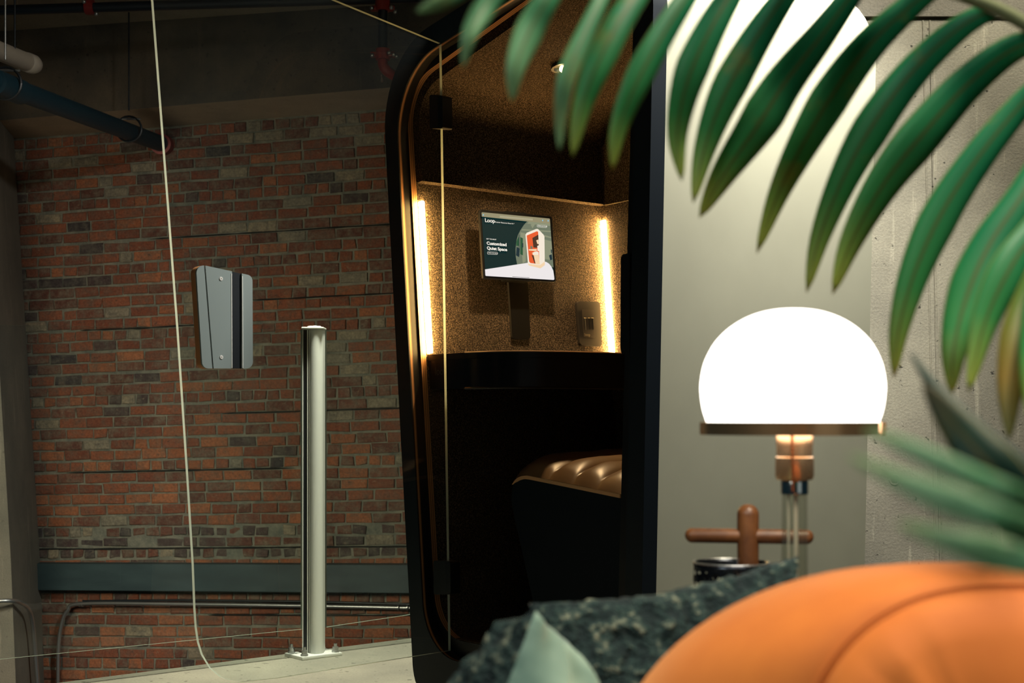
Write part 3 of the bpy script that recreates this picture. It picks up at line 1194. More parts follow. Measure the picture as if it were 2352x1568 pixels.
for lo in (0,):
    A = [bm.verts.new(W(s, v, ZD - 0.018)) for s, v in dp2]
    B = [bm.verts.new(W(s, v, ZD - ap_h)) for s, v in dp2]
    C_ = [bm.verts.new(W(s, v, ZD - ap_h)) for s, v in ain]
    D_ = [bm.verts.new(W(s, v, ZD - 0.018)) for s, v in ain]
    for k in range(len(A) - 1):
        for p, q in ((A, B), (B, C_), (C_, D_)):
            bm.faces.new((p[k], p[k + 1], q[k + 1], q[k]))
finish('desk_apron', bm, M_gloss, booth, auto=0.5)
# warm edge line of the desk
bm = bmesh.new()
mesh_tube(bm, [W(s, v, ZD + 0.0005) for s, v in dpts[1:]], 0.0022, 6)
finish('desk_edge_band', bm, mat('desk_edge_wood', (0.35, 0.2, 0.09), 0.5), booth)
for (vv,) in ((0.0,),):
    bm = bmesh.new()
    mesh_tube(bm, [W(s, v, ZD - ap_h) for s, v in dp2[1:]], 0.004, 6)
    finish('apron_lip', bm, M_black, booth)

# control panel and tablet bracket on the niche wall
def rr_px(corners, rad, plane, n=5):
    """rounded polygon given in pixels, unprojected on a plane"""
    pts = round_poly(corners, [rad] * len(corners), n)
    return [hit(x, y, *plane) for x, y in pts]


wall_plane = lambda off: (WP0 + N3 * off, N3)
cp = rr_px([(1325, 691), (1378, 693), (1383, 796), (1333, 792)], 7, wall_plane(0.012))
cpo = plate('control_panel', cp, -N3 * 0.012, mat('panel_dark_metal', (0.008, 0.006, 0.005), 0.8), booth)
ins = rr_px([(1337, 710), (1364, 711), (1368, 776), (1341, 774)], 3, wall_plane(0.0135))
plate('control_face', ins, -N3 * 0.0015, mat('panel_face', (0.014, 0.011, 0.008), 0.8), cpo)
for x0 in (1344, 1353, 1361):
    a = hit(x0, 729, *wall_plane(0.0145)); b = hit(x0 + 2, 757, *wall_plane(0.0145))
    tube('slider_slot', [a, b], 0.0011, M_alu_dark, cpo, 6)
    m_ = hit(x0, 730, *wall_plane(0.016))
    tube('slider_mark', [m_ - Vv * 0.005, m_ + Vv * 0.005], 0.0009, mat('marking', (0.2, 0.16, 0.1), 0.5) if x0 == 1344 else bpy.data.materials['marking'], cpo, 6)

brk = rr_px([(1168, 640), (1212, 640), (1219, 780), (1177, 778)], 8, wall_plane(0.010))
plate('tablet_bracket', brk, -N3 * 0.009, M_black, booth)


# lettering
def text_mesh(name, body, origin, xdir, ydir, size, m, parent, depth=0.0, align='LEFT', bold=0.0, spacing=1.0):
    cu = bpy.data.curves.new(name, 'FONT')
    cu.body = body
    cu.size = 1.0
    cu.align_x = align
    cu.resolution_u = 3
    cu.offset = bold
    cu.extrude = 0.0
    cu.space_character = spacing
    to = bpy.data.objects.new(name + '_c', cu)
    COL.objects.link(to)
    dg = bpy.context.evaluated_depsgraph_get()
    me0 = bpy.data.meshes.new_from_object(to.evaluated_get(dg))
    bpy.data.objects.remove(to)
    bpy.data.curves.remove(cu)
    for v in me0.vertices:
        v.co = origin + xdir * (v.co.x * size) + ydir * (v.co.y * size)
    bm = bmesh.new()
    bm.from_mesh(me0)
    bpy.data.meshes.remove(me0)
    return finish(name, bm, m, parent)


M_faint = mat('faint_lettering', (0.02, 0.03, 0.03), 0.4)
# logo printed on the apron near its left end
lp = hit(997, 861, W(0, 0.022, 0), Vv)
text_mesh('apron_logo', 'loop', W((lp - O).dot(U), 0.0245, lp.z), U, Vector((0, 0, 1)), 0.034, M_faint, booth)
lp = hit(1343, 771, *wall_plane(0.0145))
text_mesh('panel_logo', 'loop', lp, Vv, T3, 0.014, bpy.data.materials['marking'], cpo)

# downlight in the booth ceiling
c0 = Vector(pT[0]); c1_ = Vector(pT[1])
ct = (c1_ - c0).normalized()
CT = U * ct.x + Vector((0, 0, ct.y))
CN = (U * -ct.y + Vector((0, 0, ct.x)))
cen = hit(1290, 150, W(c0.x, 0, c0.y) - CN * 0.032, CN)
def disc_ring(name, c, r0, r1, hgt, m, parent):
    bm = bmesh.new()
    R = []
    for r, hh in ((r1, 0), (r1, -hgt), (r0, -hgt), (r0 * 0.9, -hgt * 0.2), (0.0001, -hgt * 0.2)):
        R.append([bm.verts.new(c + CN * hh + (CT * math.cos(k * math.pi / 12) + Vv * math.sin(k * math.pi / 12)) * r) for k in range(24)])
    for a, b in zip(R, R[1:]):
        for k in range(24):
            bm.faces.new((a[k], a[(k + 1) % 24], b[(k + 1) % 24], b[k]))
    return finish(name, bm, m, parent, auto=0.5)
dl = disc_ring('downlight', cen, 0.026, 0.034, 0.010, M_black, booth)
bm = bmesh.new()
cc = cen - CN * 0.014 + CT * 0.004
bmesh.ops.create_icosphere(bm, subdivisions=2, radius=0.012)
for v in bm.verts: v.co += cc
finish('downlight_lens', bm, M_spot, dl, smooth=True)
ld_ = bpy.data.lights.new('downlight_lamp', 'SPOT')
ld_.energy = 62
ld_.color = (1.0, 0.66, 0.32)
ld_.spot_size = math.radians(95)
ld_.spot_blend = 0.8
ld_.shadow_soft_size = 0.02
lo_ = bpy.data.objects.new('downlight_lamp', ld_)
COL.objects.link(lo_)
lo_.location = cc - Vector((0, 0, 0.02))

# bench: plywood trimmed side panel + channelled cushion
VB = 0.10
bp = lambda x, y: hit(x, y, W(0, VB, 0), Vv)
edge_px = [(1178, 1112), (1187, 1100), (1198, 1093.5), (1212, 1092), (1240, 1097), (1330, 1115), (1426, 1134.5)]
side_px = edge_px + [(1470, 1140), (1470, 1620), (1262, 1620), (1240, 1460), (1222, 1370), (1200, 1270), (1182, 1190), (1174, 1150)]
bz = [bp(x, y) for x, y in side_px]
bm = bmesh.new()
clip = [p if p.z > 0.13 else Vector((p.x, p.y, 0.13)) for p in bz]
clip = [p if (p - O).dot(U) < 0.925 else W(0.925, VB, p.z) for p in clip]
mesh_plate(bm, clip, Vv * (DI - VB - 0.005))
bench = finish('bench_base', bm, M_navy2, booth, auto=0.5)
bm = bmesh.new()
e_s = [bp(x, y) for x, y in smooth_path(edge_px, 30)]
UVn = U
rows_ = []
for i, p in enumerate(e_s):
    fade = min(1.0, i / 6.0)
    t0 = 0.0095 * fade + 0.0008
    rows_.append([bm.verts.new(q) for q in (p - Vv * 0.004, p - Vv * 0.004 - Vector((0, 0, t0)), p + Vv * 0.012 - Vector((0, 0, t0)), p + Vv * 0.012 + Vector((0, 0, 0.0005)))])
for a, b in zip(rows_, rows_[1:]):
    for k in range(4):
        bm.faces.new((a[k], a[(k + 1) % 4], b[(k + 1) % 4], b[k]))
bm.faces.new(rows_[0]); bm.faces.new(rows_[-1][::-1])
finish('plywood_trim', bm, mat('blond_plywood', (0.62, 0.36, 0.17), 0.5), bench)
sF = (bp(1182, 1100) - O).dot(U)
sE = 0.925
ns, nv = 110, 44
bm = bmesh.new()
grid = []
ch = 0.098
s_first = (bp(1266, 1103) - O).dot(U)
for i in range(ns + 1):
    s = sF + (sE - sF) * i / ns
    # base line height of panel at s
    zs_line = [((p - O).dot(U), p.z) for p in e_s]
    zl = zs_line[-1][1]
    for (sa, za), (sb, zb) in zip(zs_line, zs_line[1:]):
        if sa <= s <= sb:
            zl = za + (zb - za) * (s - sa) / max(sb - sa, 1e-6)
            break
    if s > zs_line[-1][0]:
        zl = zs_line[-1][1] - (s - zs_line[-1][0]) * 0.13
    ph = (s - s_first) / ch
    ph -= math.floor(ph)
    if s < s_first:
        ph = 0.5 + 0.5 * (s - s_first + ch) / ch if s > s_first - ch else 0.5
    puff = math.sqrt(max(0.0, 1 - (2 * ph - 1) ** 2))
    fr = min(1.0, (s - sF) / 0.10)
    front = math.sqrt(max(0, 1 - (1 - fr) ** 2))
    row = []
    for j in range(nv + 1):
        v = VB - 0.006 + (DI - VB) * j / nv
        q = min(1.0, (v - (VB - 0.006)) / 0.12)
        near = math.sqrt(max(0, 1 - (1 - q) ** 2))
        hgt = (0.032 + 0.030 * puff) * near * (0.15 + 0.85 * front)
        rear = 1 - max(0, (v - (DI - 0.05)) / 0.06) ** 2 * 0.5
        back_rise = 0.020 * min(1.0, max(0.0, (v - VB) / 0.5)) * front
        wr = 0.003 * noise.noise(Vector((s * 30, v * 18, 1.3))) * near
        z_ = zl + 0.001 + hgt * rear + back_rise + wr
        row.append(bm.verts.new(W(s, v, z_)))
    grid.append(row)
for i in range(ns):
    for j in range(nv):
        bm.faces.new((grid[i][j], grid[i + 1][j], grid[i + 1][j + 1], grid[i][j + 1]))
finish('seat_cushion', bm, M_leather, bench, smooth=True)

# latch plate on near jamb
lpts = [(1426, 592), (1432, 583), (1446, 581), (1446, 815), (1428, 812), (1425, 800)]
plate('latch_plate', [hit(x, y, W(0, -0.01, 0), Vv) for x, y in lpts], Vv * 0.02, M_black, booth)

# interior floor
bm = bmesh.new()
mesh_plate(bm, [W(0.22, 0.0, 0.114), W(0.86, 0.0, 0.114), W(0.86, DI, 0.114), W(0.22, DI, 0.114)], Vector((0, 0, 0.002)))
finish('carpet', bm, M_felt, booth)

# ---- door
HT = hit(1014, 100, W(0, VF + 0.004, 0), Vv)
HB = hit(1035, 1494, W(0, VF + 0.004, 0), Vv)
DDIR = Vector((-0.703, -0.711, 0)).normalized()
DN = DDIR.cross((HT - HB).normalized()).normalized()
if DN.x < 0: DN = -DN
dpl = (HB, DN)
door_px = [(1014, 100), (770, 0), (600, -69), (440, -134), (395, -150), (365, -140), (350, -105), (346, -60), (352, 0), (385, 430), (410, 755), (433, 1100), (445, 1294), (449, 1398), (452, 1440), (457, 1474), (466, 1503), (484, 1533), (508, 1554), (530, 1562), (556, 1566), (640, 1557), (1035, 1494)]
dp = [hit(x, y, *dpl) for x, y in door_px]
bm = bmesh.new()
mesh_plate(bm, dp, DN * -0.010, 0, 1)
bm.faces.ensure_lookup_table()
for i_, f_ in enumerate(bm.faces[2:]):
    if i_ < 6 or i_ >= 19:
        f_.material_index = 2
    if i_ == len(dp) - 1:
        f_.material_index = 1
door = finish('glass_door', bm, [M_glass, M_glass_edge, M_glass_rim], booth)
tag(door, 'frameless clear glass door standing open')
# hinges
for y0, y1, xa, xb in ((217, 295, 986, 1016), (1287, 1365, 995, 1034)):
    hp = rr_px([(xa, y0), (xb, y0 + 2), (xb + 1, y1), (xa + 1, y1)], 5, (W(0, VF - 0.004, 0), Vv))
    plate('hinge', hp, Vv * 0.036, M_black, booth)
# door handle
face_px = [(449, 606), (579, 632), (581, 846), (463, 846)]
def hp_(pts, off):
    return [hit(x, y, HB + DN * off, DN) for x, y in pts]
fp = round_poly([(450, 605), (580, 633), (581, 846), (465, 846)], [17, 15, 15, 15], 6)
# wooden backing, offset towards the left as seen
bk = [hit(x, y, *dpl) for x, y in fp]
CAMSIDE = 1 if (CAM - HB).dot(DN) > 0 else -1
ON = DN * CAMSIDE
def slab(name, pxs, o0, o1, m, parent):
    a = [hit(x, y, HB + ON * 0.027, DN) + ON * (o0 - 0.027) for x, y in pxs]
    return plate(name, a, ON * (o1 - o0), m, parent)
slab('handle_backing', fp, 0.001, 0.021, M_oak, door)
def clip_poly(P, f):
    out = []
    for i in range(len(P)):
        a, b = P[i], P[(i + 1) % len(P)]
        fa, fb = f(a), f(b)
        if fa >= 0: out.append(a)
        if (fa >= 0) != (fb >= 0):
            k = fa / (fa - fb)
            out.append((a[0] + (b[0] - a[0]) * k, a[1] + (b[1] - a[1]) * k))
    return out
lineL = lambda y: 470 + (489 - 470) * (y - 610) / (846 - 610)
g1 = clip_poly(fp, lambda p: (lineL(p[1]) - 1.2) - p[0])
g2 = clip_poly(clip_poly(fp, lambda p: p[0] - (lineL(p[1]) + 1.8)), lambda p: 533 - p[0])
g3 = clip_poly(fp, lambda p: p[0] - 555.5)
g4 = clip_poly(clip_poly(fp, lambda p: p[0] - 532), lambda p: 557 - p[0])
hs = slab('handle_plate', g1, 0.021, 0.027, M_handle, door)
hs = slab('handle_plate', g2, 0.021, 0.027, M_handle, door)
hs = slab('handle_plate', g3, 0.021, 0.027, M_handle, door)
slab('handle_groove', g4, 0.0205, 0.0225, M_alu_dark, door)
for x_ in (531.5, 556.5):
    a = hit(x_, 628 if x_ < 540 else 634, HB + ON * 0.027, DN)
    b = hit(x_ + 1, 845, HB + ON * 0.027, DN)
    tube('groove_lip', [a, b], 0.0016, M_alu, door, 6)
for (x_, y_) in ((507.5, 640), (508.3, 820)):
    c = hit(x_, y_, HB + ON * 0.027, DN)
    xa, ya = frame_of(ON)
    bm = bmesh.new()
    R = [[bm.verts.new(c + ON * hh + (xa * math.cos(k * math.pi / 8) + ya * math.sin(k * math.pi / 8)) * r) for k in range(16)] for r, hh in ((0.0052, 0), (0.0048, 0.0016), (0.0018, 0.0018), (0.0012, 0.0004))]
    for a, b in zip(R, R[1:]):
        for k in range(16):
            bm.faces.new((a[k], a[(k + 1) % 16], b[(k + 1) % 16], b[k]))
    bm.faces.new(R[-1])
    finish('screw', bm, M_screw, door)

# ------------------------------------------------------------------ tablet
TO = 0.055
tpl = wall_plane(TO)
K = 1 / 7.127
S_ = lambda cx, cy: (1080 + cx * K, 460 + cy * K)
tb = empty('tablet', hit(1190, 640, *tpl), 'tablet showing a dark green web page, mounted on the booth wall', 'tablet')
body = rr_px([S_(148, 150), S_(1338, 262), S_(1408, 1345), S_(212, 1285)], 5, tpl)
plate('tablet_body', body, -N3 * 0.008, M_black, tb)
plate('mount_head', rr_px([S_(560, 170), S_(930, 205), S_(1010, 1330), S_(620, 1300)], 3, wall_plane(TO - 0.008)), -N3 * 0.036, M_black, tb)
rim = [hit(x, y, *tpl) for x, y in round_poly([S_(150, 152), S_(1334, 266), S_(1402, 1338), S_(216, 1281)], [5] * 4, 5)]
bm = bmesh.new()
mesh_tube(bm, rim + [rim[0]], 0.0007, 6, cap=False)
finish('tablet_rim', bm, M_alu_dark, tb)


def em(name, c, k=1.0):
    return emis(name, c, k)


E_green = em('screen_dark_green', (0.002, 0.021, 0.022))
E_khaki = em('screen_khaki', (0.30, 0.27, 0.16))
E_khaki2 = em('screen_khaki_light', (0.40, 0.37, 0.24))
E_white = em('screen_white', (0.84, 0.80, 0.80))
E_cream = em('screen_cream', (0.90, 0.66, 0.42))
E_cream2 = em('screen_cream_side', (0.90, 0.80, 0.66))
E_oran = em('screen_orange', (0.80, 0.11, 0.03))
E_brown = em('screen_brown', (0.07, 0.035, 0.02))
E_grey = em('screen_greygreen', (0.16, 0.19, 0.13))
E_grey2 = em('screen_greygreen_light', (0.26, 0.28, 0.18))
E_dgrn = em('screen_deepgreen', (0.02, 0.09, 0.04))
E_navy = em('screen_navy', (0.01, 0.03, 0.04))
E_text = em('screen_text_white', (0.95, 0.90, 0.80))
E_blue = em('screen_blue', (0.25, 0.55, 0.75))

scr_px = round_poly([S_(184, 193), S_(1304, 298), S_(1379, 1303), S_(249, 1236)], [2.2] * 4, 4)
bm = bmesh.new()
LAY = [0]


def poly(pts, mi, lay):
    off = TO + 0.0006 + lay * 0.00025
    P = [S_(*p) for p in pts]
    P = clip_screen(P)
    if len(P) < 3: return
    vs = [bm.verts.new(hit(x, y, *wall_plane(off))) for x, y in P]
    f = bm.faces.new(vs)
    f.material_index = mi


def clip_screen(P):
    sc = scr_px
    area2 = sum(sc[i][0] * sc[(i + 1) % len(sc)][1] - sc[(i + 1) % len(sc)][0] * sc[i][1] for i in range(len(sc)))
    sg = 1 if area2 > 0 else -1
    for i in range(len(sc)):
        a, b = sc[i], sc[(i + 1) % len(sc)]
        if abs(a[0] - b[0]) + abs(a[1] - b[1]) < 1e-6: continue
        P = clip_poly(P, lambda p: sg * ((b[0] - a[0]) * (p[1] - a[1]) - (b[1] - a[1]) * (p[0] - a[0])))
        if len(P) < 3: return []
    return P


mats_s = [E_green, E_khaki, E_khaki2, E_white, E_cream, E_cream2, E_oran, E_brown, E_grey, E_grey2, E_dgrn, E_navy]
poly([(150, 150), (1400, 250), (1450, 1400), (200, 1300)], 0, 0)
# photo area right of the curved edge
arc = [(955, 320), (880, 400), (820, 490), (780, 570), (752, 680), (742, 800), (745, 920), (770, 1060)]
poly(arc + [(1450, 1100), (1420, 300)], 8, 1)
for a in ([(960, 345), (1310, 385), (1312, 420), (930, 380)], [(850, 470), (1320, 500), (1322, 520), (840, 490)],
          [(1190, 560), (1330, 600), (1332, 622), (1195, 590)], [(820, 520), (910, 545), (910, 1000), (860, 1030)],
          [(1215, 640), (1335, 670), (1345, 980), (1222, 960)], [(990, 400), (1080, 330), (1100, 330), (1020, 460)]):
    poly(a, 9, 2)
for a in ([(752, 680), (800, 580), (805, 745), (752, 745)], [(820, 600), (862, 620), (862, 900), (820, 880)]):
    poly(a, 10, 3)
for a in ([(850, 700), (868, 700), (868, 770), (850, 768)], [(760, 760), (812, 790), (800, 930), (750, 900)], [(1290, 900), (1335, 880), (1345, 970), (1310, 980)], [(795, 560), (803, 560), (806, 900), (797, 900)], [(1320, 800), (1338, 810), (1336, 880), (1322, 850)]):
    poly(a, 11, 4)
# white floor curve
wf = [(180, 1140)] + [(250, 1128), (600, 1075), (950, 1020), (1160, 1000), (1240, 1005), (1290, 1035), (1330, 1085), (1360, 1150), (1385, 1320)] + [(200, 1320)]
poly(wf, 3, 5)
# little booth
poly([(905, 560), (925, 530), (1080, 468), (1110, 468), (1200, 560), (1215, 590), (1222, 1060), (1150, 1112), (960, 1060), (945, 1040)], 5, 6)
poly([(905, 560), (925, 530), (1080, 468), (1110, 468), (1128, 500), (1150, 1112), (960, 1060), (945, 1040)], 5, 7)
poly([(945, 1040), (1140, 1060), (1222, 1000), (1222, 1060), (1150, 1112), (960, 1065)], 4, 8)
poly([(925, 575), (1090, 505), (1112, 515), (1135, 1045), (985, 1025), (965, 1000)], 6, 9)
poly([(1018, 615), (1115, 560), (1125, 780), (1035, 770)], 7, 10)
poly([(1010, 860), (1060, 835), (1118, 850), (1140, 1048), (1070, 1040), (1040, 900)], 4, 10)
poly([(1005, 890), (1040, 905), (1068, 1035), (1050, 1025)], 7, 11)
poly([(1040, 850), (1095, 832), (1120, 850), (1120, 890), (1020, 890)], 5, 11)
poly([(958, 800), (1090, 795), (1085, 830), (962, 820)], 4, 11)
poly([(985, 745), (1018, 750), (1018, 795), (988, 792)], 8, 12)
poly([(1080, 655), (1115, 640), (1122, 715), (1100, 715)], 4, 12)
poly([(1098, 745), (1125, 735), (1128, 830), (1100, 825)], 5, 12)
# browser bar
poly([(150, 180), (1310, 290), (1312, 385), (188, 265)], 1, 13)
poly([(483, 250), (1025, 300), (1025, 330), (484, 280)], 2, 14)
screen = finish('screen', bm, mats_s, tb)


def stext(name, body, x, y, hpx, m=E_text, bold=0.0, spacing=1.0, lay=16, dirx=(1, 0.085)):
    o_ = S_(x, y)
    pl_ = wall_plane(TO + 0.0006 + lay * 0.00025)
    p0 = hit(o_[0], o_[1], *pl_)
    p1 = hit(o_[0] + dirx[0], o_[1] + dirx[1], *pl_)
    xd = (p1 - p0)
    ppx = xd.length
    xd.normalize()
    yd = N3.cross(xd)
    if yd.z < 0: yd = -yd
    p2 = hit(o_[0] + 0.06, o_[1] - 1, *pl_)
    ypx = (p2 - p0).length
    size = hpx * K * ypx / 0.72
    xs = (ppx / ypx)
    return text_mesh(name, body, p0, xd * xs, yd, size, m, screen, bold=bold, spacing=spacing)


stext('lettering', 'Loop', 240, 352, 62, bold=0.012, spacing=0.92)
stext('lettering', 'Products \u02c5', 408, 362, 17, bold=0.02)
stext('lettering', 'Resources \u02c5', 508, 372, 17, bold=0.02)
stext('lettering', 'About Us \u02c5', 616, 382, 17, bold=0.02)
stext('lettering', 'GET THE MOST', 264, 636, 16, bold=0.03, spacing=1.1)
stext('lettering', 'Customized', 270, 722, 50, bold=0.03, spacing=0.98)
stext('lettering', 'Quiet Space', 274, 802, 50, bold=0.03, spacing=0.98)
stext('lettering', 'Book a live demo', 300, 862, 15, bold=0.02)
stext('lettering', 'Design your booth', 1112, 422, 14, bold=0.02)
for nm, C4 in (('button_outline', [(280, 838), (448, 848), (450, 888), (282, 880)]), ('button_outline', [(1092, 398), (1255, 412), (1257, 446), (1094, 434)])):
    P = round_poly([S_(*p) for p in C4], [2.4] * 4, 5)
    pts = [hit(x, y, *wall_plane(TO + 0.005)) for x, y in P]
    bm = bmesh.new()
    mesh_tube(bm, pts + [pts[0]], 0.00042, 4, cap=False)
    finish(nm, bm, E_text, screen)
for cxy in ((215, 238), (1186, 328), (1276, 334)):
    P = [S_(cxy[0] + 9 * a, cxy[1] + 11 * b) for a, b in ((-1, -1), (1, -1), (1, 1), (-1, 1))]
    bm = bmesh.new()
    bm.faces.new([bm.verts.new(hit(x, y, *wall_plane(TO + 0.0048))) for x, y in P])
    finish('toolbar_icon', bm, E_blue, screen)
a, b = S_(690, 1249), S_(968, 1265)
bm = bmesh.new()
mesh_tube(bm, [hit(*a, *wall_plane(TO + 0.0048)), hit(*b, *wall_plane(TO + 0.0048))], 0.0006, 4)
finish('home_bar', bm, E_navy, screen)

# ------------------------------------------------------------------ side table, lamp, cup, wooden jack
LD = 1.41
LX = px(1819, 960, LD).x
kp = LD / F
zy = lambda y: CAM.z - (y - 960) * kp
TZ = 0.515
tbl = empty('side_table', (0.27, 1.53, FZ), 'low round dark wood side table below the lit lamp', 'table')
lathe('table_top', 0.27, 1.53, [(0, TZ - 0.02), (0.205, TZ - 0.02), (0.215, TZ - 0.01), (0.212, TZ), (0, TZ)], M_table, tbl, 48)
for k in range(3):
    a = k * 2 * math.pi / 3 + 0.5
    tube('leg', [(0.27 + 0.13 * math.cos(a), 1.53 + 0.13 * math.sin(a), TZ - 0.02), (0.27 + 0.18 * math.cos(a), 1.53 + 0.18 * math.sin(a), FZ)], [0.014, 0.010], M_table, tbl, 12)

lamp = empty('table_lamp', (LX, LD, TZ), 'lit table lamp with glowing opal glass dome and clear glass stem', 'lamp')
sh = [(0, 709), (38, 711), (74, 718), (108, 731), (138, 749), (163, 771), (183, 797), (201, 836), (209, 880), (208, 912), (203, 943), (194, 972), (193, 992)]
pr = smooth_path(sh, 48)
lathe('lamp_shade', LX, LD, [(max(0, r) * kp, zy(y)) for r, y in pr], M_shade, lamp, 64)
# metal ring, gap on the right imitates its bright reflection of the shade
bm = bmesh.new()
gap0 = math.radians(-37)
gap1 = math.radians(-12)
R0, R1 = 200 * kp, 210 * kp
z0, z1 = zy(998), zy(969)
mesh_lathe(bm, LX, LD, [(R0, z0), (R1, z0), (R1, z1), (R0, z1)], 72, gap1, gap0 + 2 * math.pi, closed=True)
finish('shade_ring', bm, M_nickel, lamp, auto=0.6)
lathe('shade_gallery', LX, LD, [(0, zy(996)), (40 * kp, zy(996)), (40 * kp, zy(992)), (0, zy(992))], M_nickel, lamp, 32)
for k in range(3):
    a = k * 2 * math.pi / 3 + 0.3
    tube('gallery_arm', [(LX, LD, zy(993)), (LX + R0 * math.cos(a), LD + R0 * math.sin(a), zy(993))], 0.002, M_nickel, lamp, 8)
LX2 = px(1825, 960, LD).x
lathe('lamp_socket', LX2, LD, [(0, zy(996)), (41 * kp, zy(997)), (42 * kp, zy(1000)), (42 * kp, zy(1022)), (41 * kp, zy(1023)), (41 * kp, zy(1048)), (43.5 * kp, zy(1050)), (44 * kp, zy(1092)), (41 * kp, zy(1101)), (30 * kp, zy(1102))], M_nickel, lamp, 40)
lathe('stem_collar', LX2, LD, [(30 * kp, zy(1102)), (31 * kp, zy(1104)), (31 * kp, zy(1134)), (29 * kp, zy(1135)), (0, zy(1135))], M_chrome, lamp, 32)
bz_ = TZ + 0.016
lathe('glass_stem', LX2, LD, [(29 * kp, zy(1133)), (32 * kp, bz_), (28 * kp, bz_), (26 * kp, zy(1133))], M_tubeglass, lamp, 32, closed=True)
tube('stem_rod', [(LX2 - 14 * kp, LD, zy(1134)), (LX2 - 13 * kp, LD, bz_)], 2.6 * kp, M_cord, lamp, 10)
tube('power_cord', [(LX2 + 3 * kp, LD, zy(1134)), (LX2 + 5 * kp, LD, bz_)], 5 * kp, M_cord, lamp, 10)
tube('pull_chain', [(px(1818, 960, LD - .02).x, LD - 0.0205, zy(998)), (px(1821, 960, LD - .02).x, LD - 0.0205, zy(1126))], 0.0012, M_copper, lamp, 8)
lathe('lamp_base', LX2, LD, [(0, TZ + 0.001), (0.078, TZ + 0.001), (0.080, TZ + 0.008), (0.078, bz_), (0, bz_)], M_tubeglass, lamp, 48)

# perforated cup
CDp = 1.60
cX = px(1680, 960, CDp).x
cupz = px(1680, 1291, CDp).z
rt, rbm = 86 / F * CDp, 92 / F * CDp
cup = empty('perforated_cup', (cX, CDp, TZ), 'dark steel cup pierced with round holes beside the lamp', 'cup')
bm = bmesh.new()
ncol, nrow = 22, 7
ch_ = (cupz - 0.006 - TZ) / nrow


def cupP(a, z):
    f = (z - TZ) / (cupz - TZ)
    r = rbm + (rt - rbm) * f
    return Vector((cX + r * math.cos(a), CDp + r * math.sin(a), z))


for rI in range(nrow):
    for c in range(ncol):
        off = 0.5 if rI % 2 else 0
        a0 = 2 * math.pi * (c + off) / ncol
        a1 = 2 * math.pi * (c + 1 + off) / ncol
        z0_, z1_ = TZ + rI * ch_, TZ + (rI + 1) * ch_
        ac, zc = (a0 + a1) / 2, (z0_ + z1_) / 2
        outer = [(a0, z0_), (ac, z0_), (a1, z0_), (a1, zc), (a1, z1_), (ac, z1_), (a0, z1_), (a0, zc)]
        hr = 0.0042
        inner_ = [(-.7, -.7), (0, -1), (.7, -.7), (1, 0), (.7, .7), (0, 1), (-.7, .7), (-1, 0)]
        Ov = [bm.verts.new(cupP(*p)) for p in outer]
        Iv = [bm.verts.new(cupP(ac + p[0] * hr / rt, zc + p[1] * hr)) for p in inner_]
        for k in range(8):
            bm.faces.new((Ov[k], Ov[(k + 1) % 8], Iv[(k + 1) % 8], Iv[k]))
bmesh.ops.remove_doubles(bm, verts=bm.verts, dist=1e-5)
mesh_lathe(bm, cX, CDp, [(rt, cupz - 0.006), (rt + 0.001, cupz), (rt - 0.0015, cupz), (rt - 0.0015, cupz - 0.006)], 44)
mesh_lathe(bm, cX, CDp, [(0, TZ + 0.001), (rbm, TZ + 0.001)], 44)
finish('cup_body', bm, M_cup, cup, smooth=True)
bm = bmesh.new()
mesh_tube(bm, [(cX + (rt) * math.cos(a), CDp + rt * math.sin(a), cupz) for a in [2 * math.pi * k / 40 for k in range(41)]], 0.0013, 6, cap=False)
finish('cup_rim', bm, M_steel, cup)

# wooden cross-shaped ornament standing in the cup
JD = 1.60
jx = px(1718, 960, JD).x
kj = JD / F
jack = empty('wooden_ornament', (jx, JD, TZ + 0.003), 'round walnut peg with a rod crossing through it, standing in cup', 'ornament')
rp = 25 * kj
zt = px(1718, 1157, JD).z
prof = [(0, TZ + 0.003), (rp * 0.95, TZ + 0.003)] + [(rp, zt - rp)] + [(rp * math.cos(a), zt - rp + rp * math.sin(a)) for a in [k * math.pi / 16 for k in range(1, 9)]]
prof[-1] = (0, zt)
lathe('upright_peg', jx, JD, prof, M_jack, jack, 28, auto=1.0)
zr = px(1718, 1231, JD).z
a = px(1573, 1231, JD + 0.012); b = px(1869, 1231, JD - 0.012)
a.z = b.z = zr
rr = 17 * kj
dv = (b - a).normalized()
P_, R_ = [], []
for k in range(7):
    t = k / 6 * math.pi / 2
    P_.append(a + dv * rr * (1 - math.cos(t))); R_.append(max(rr * math.sin(t), 0.0002))
for k in range(6, -1, -1):
    t = k / 6 * math.pi / 2
    P_.append(b - dv * rr * (1 - math.cos(t))); R_.append(max(rr * math.sin(t), 0.0002))
bm = bmesh.new()
mesh_tube(bm, P_, R_, 20)
finish('cross_rod', bm, M_jack, jack, smooth=True)

bm = bmesh.new()
mesh_box(bm, Vector((0.45, -0.9, FZ + 0.001)), Vector((2.9, 0, 0)), Vector((0, 4.35, 0)), Vector((0, 0, 0.012)), 0.004)  # unseen sheet added to cut light bounced off the floor
tag(finish('bounce_absorber', bm, mat('dark_absorber', (0.03, 0.03, 0.028), 1.0)), 'dark floor sheet added out of view to soak up bounced light', 'bounce_absorber')

# ------------------------------------------------------------------ sofa and cushions
SZ = 0.33
sofa = empty('sofa', (0.15, 0.85, FZ), 'low upholstered sofa under the cushions, below the view', 'sofa')
box('seat', (-0.35, 0.35, 0.12), (0.50, 1.26, SZ), M_sofa, sofa, 0.03)
for sx in (-0.28, 0.43):
    for sy in (0.42, 1.18):
        tube('leg', [(sx, sy, 0.125), (sx, sy, FZ)], [0.02, 0.014], M_table, sofa, 10)


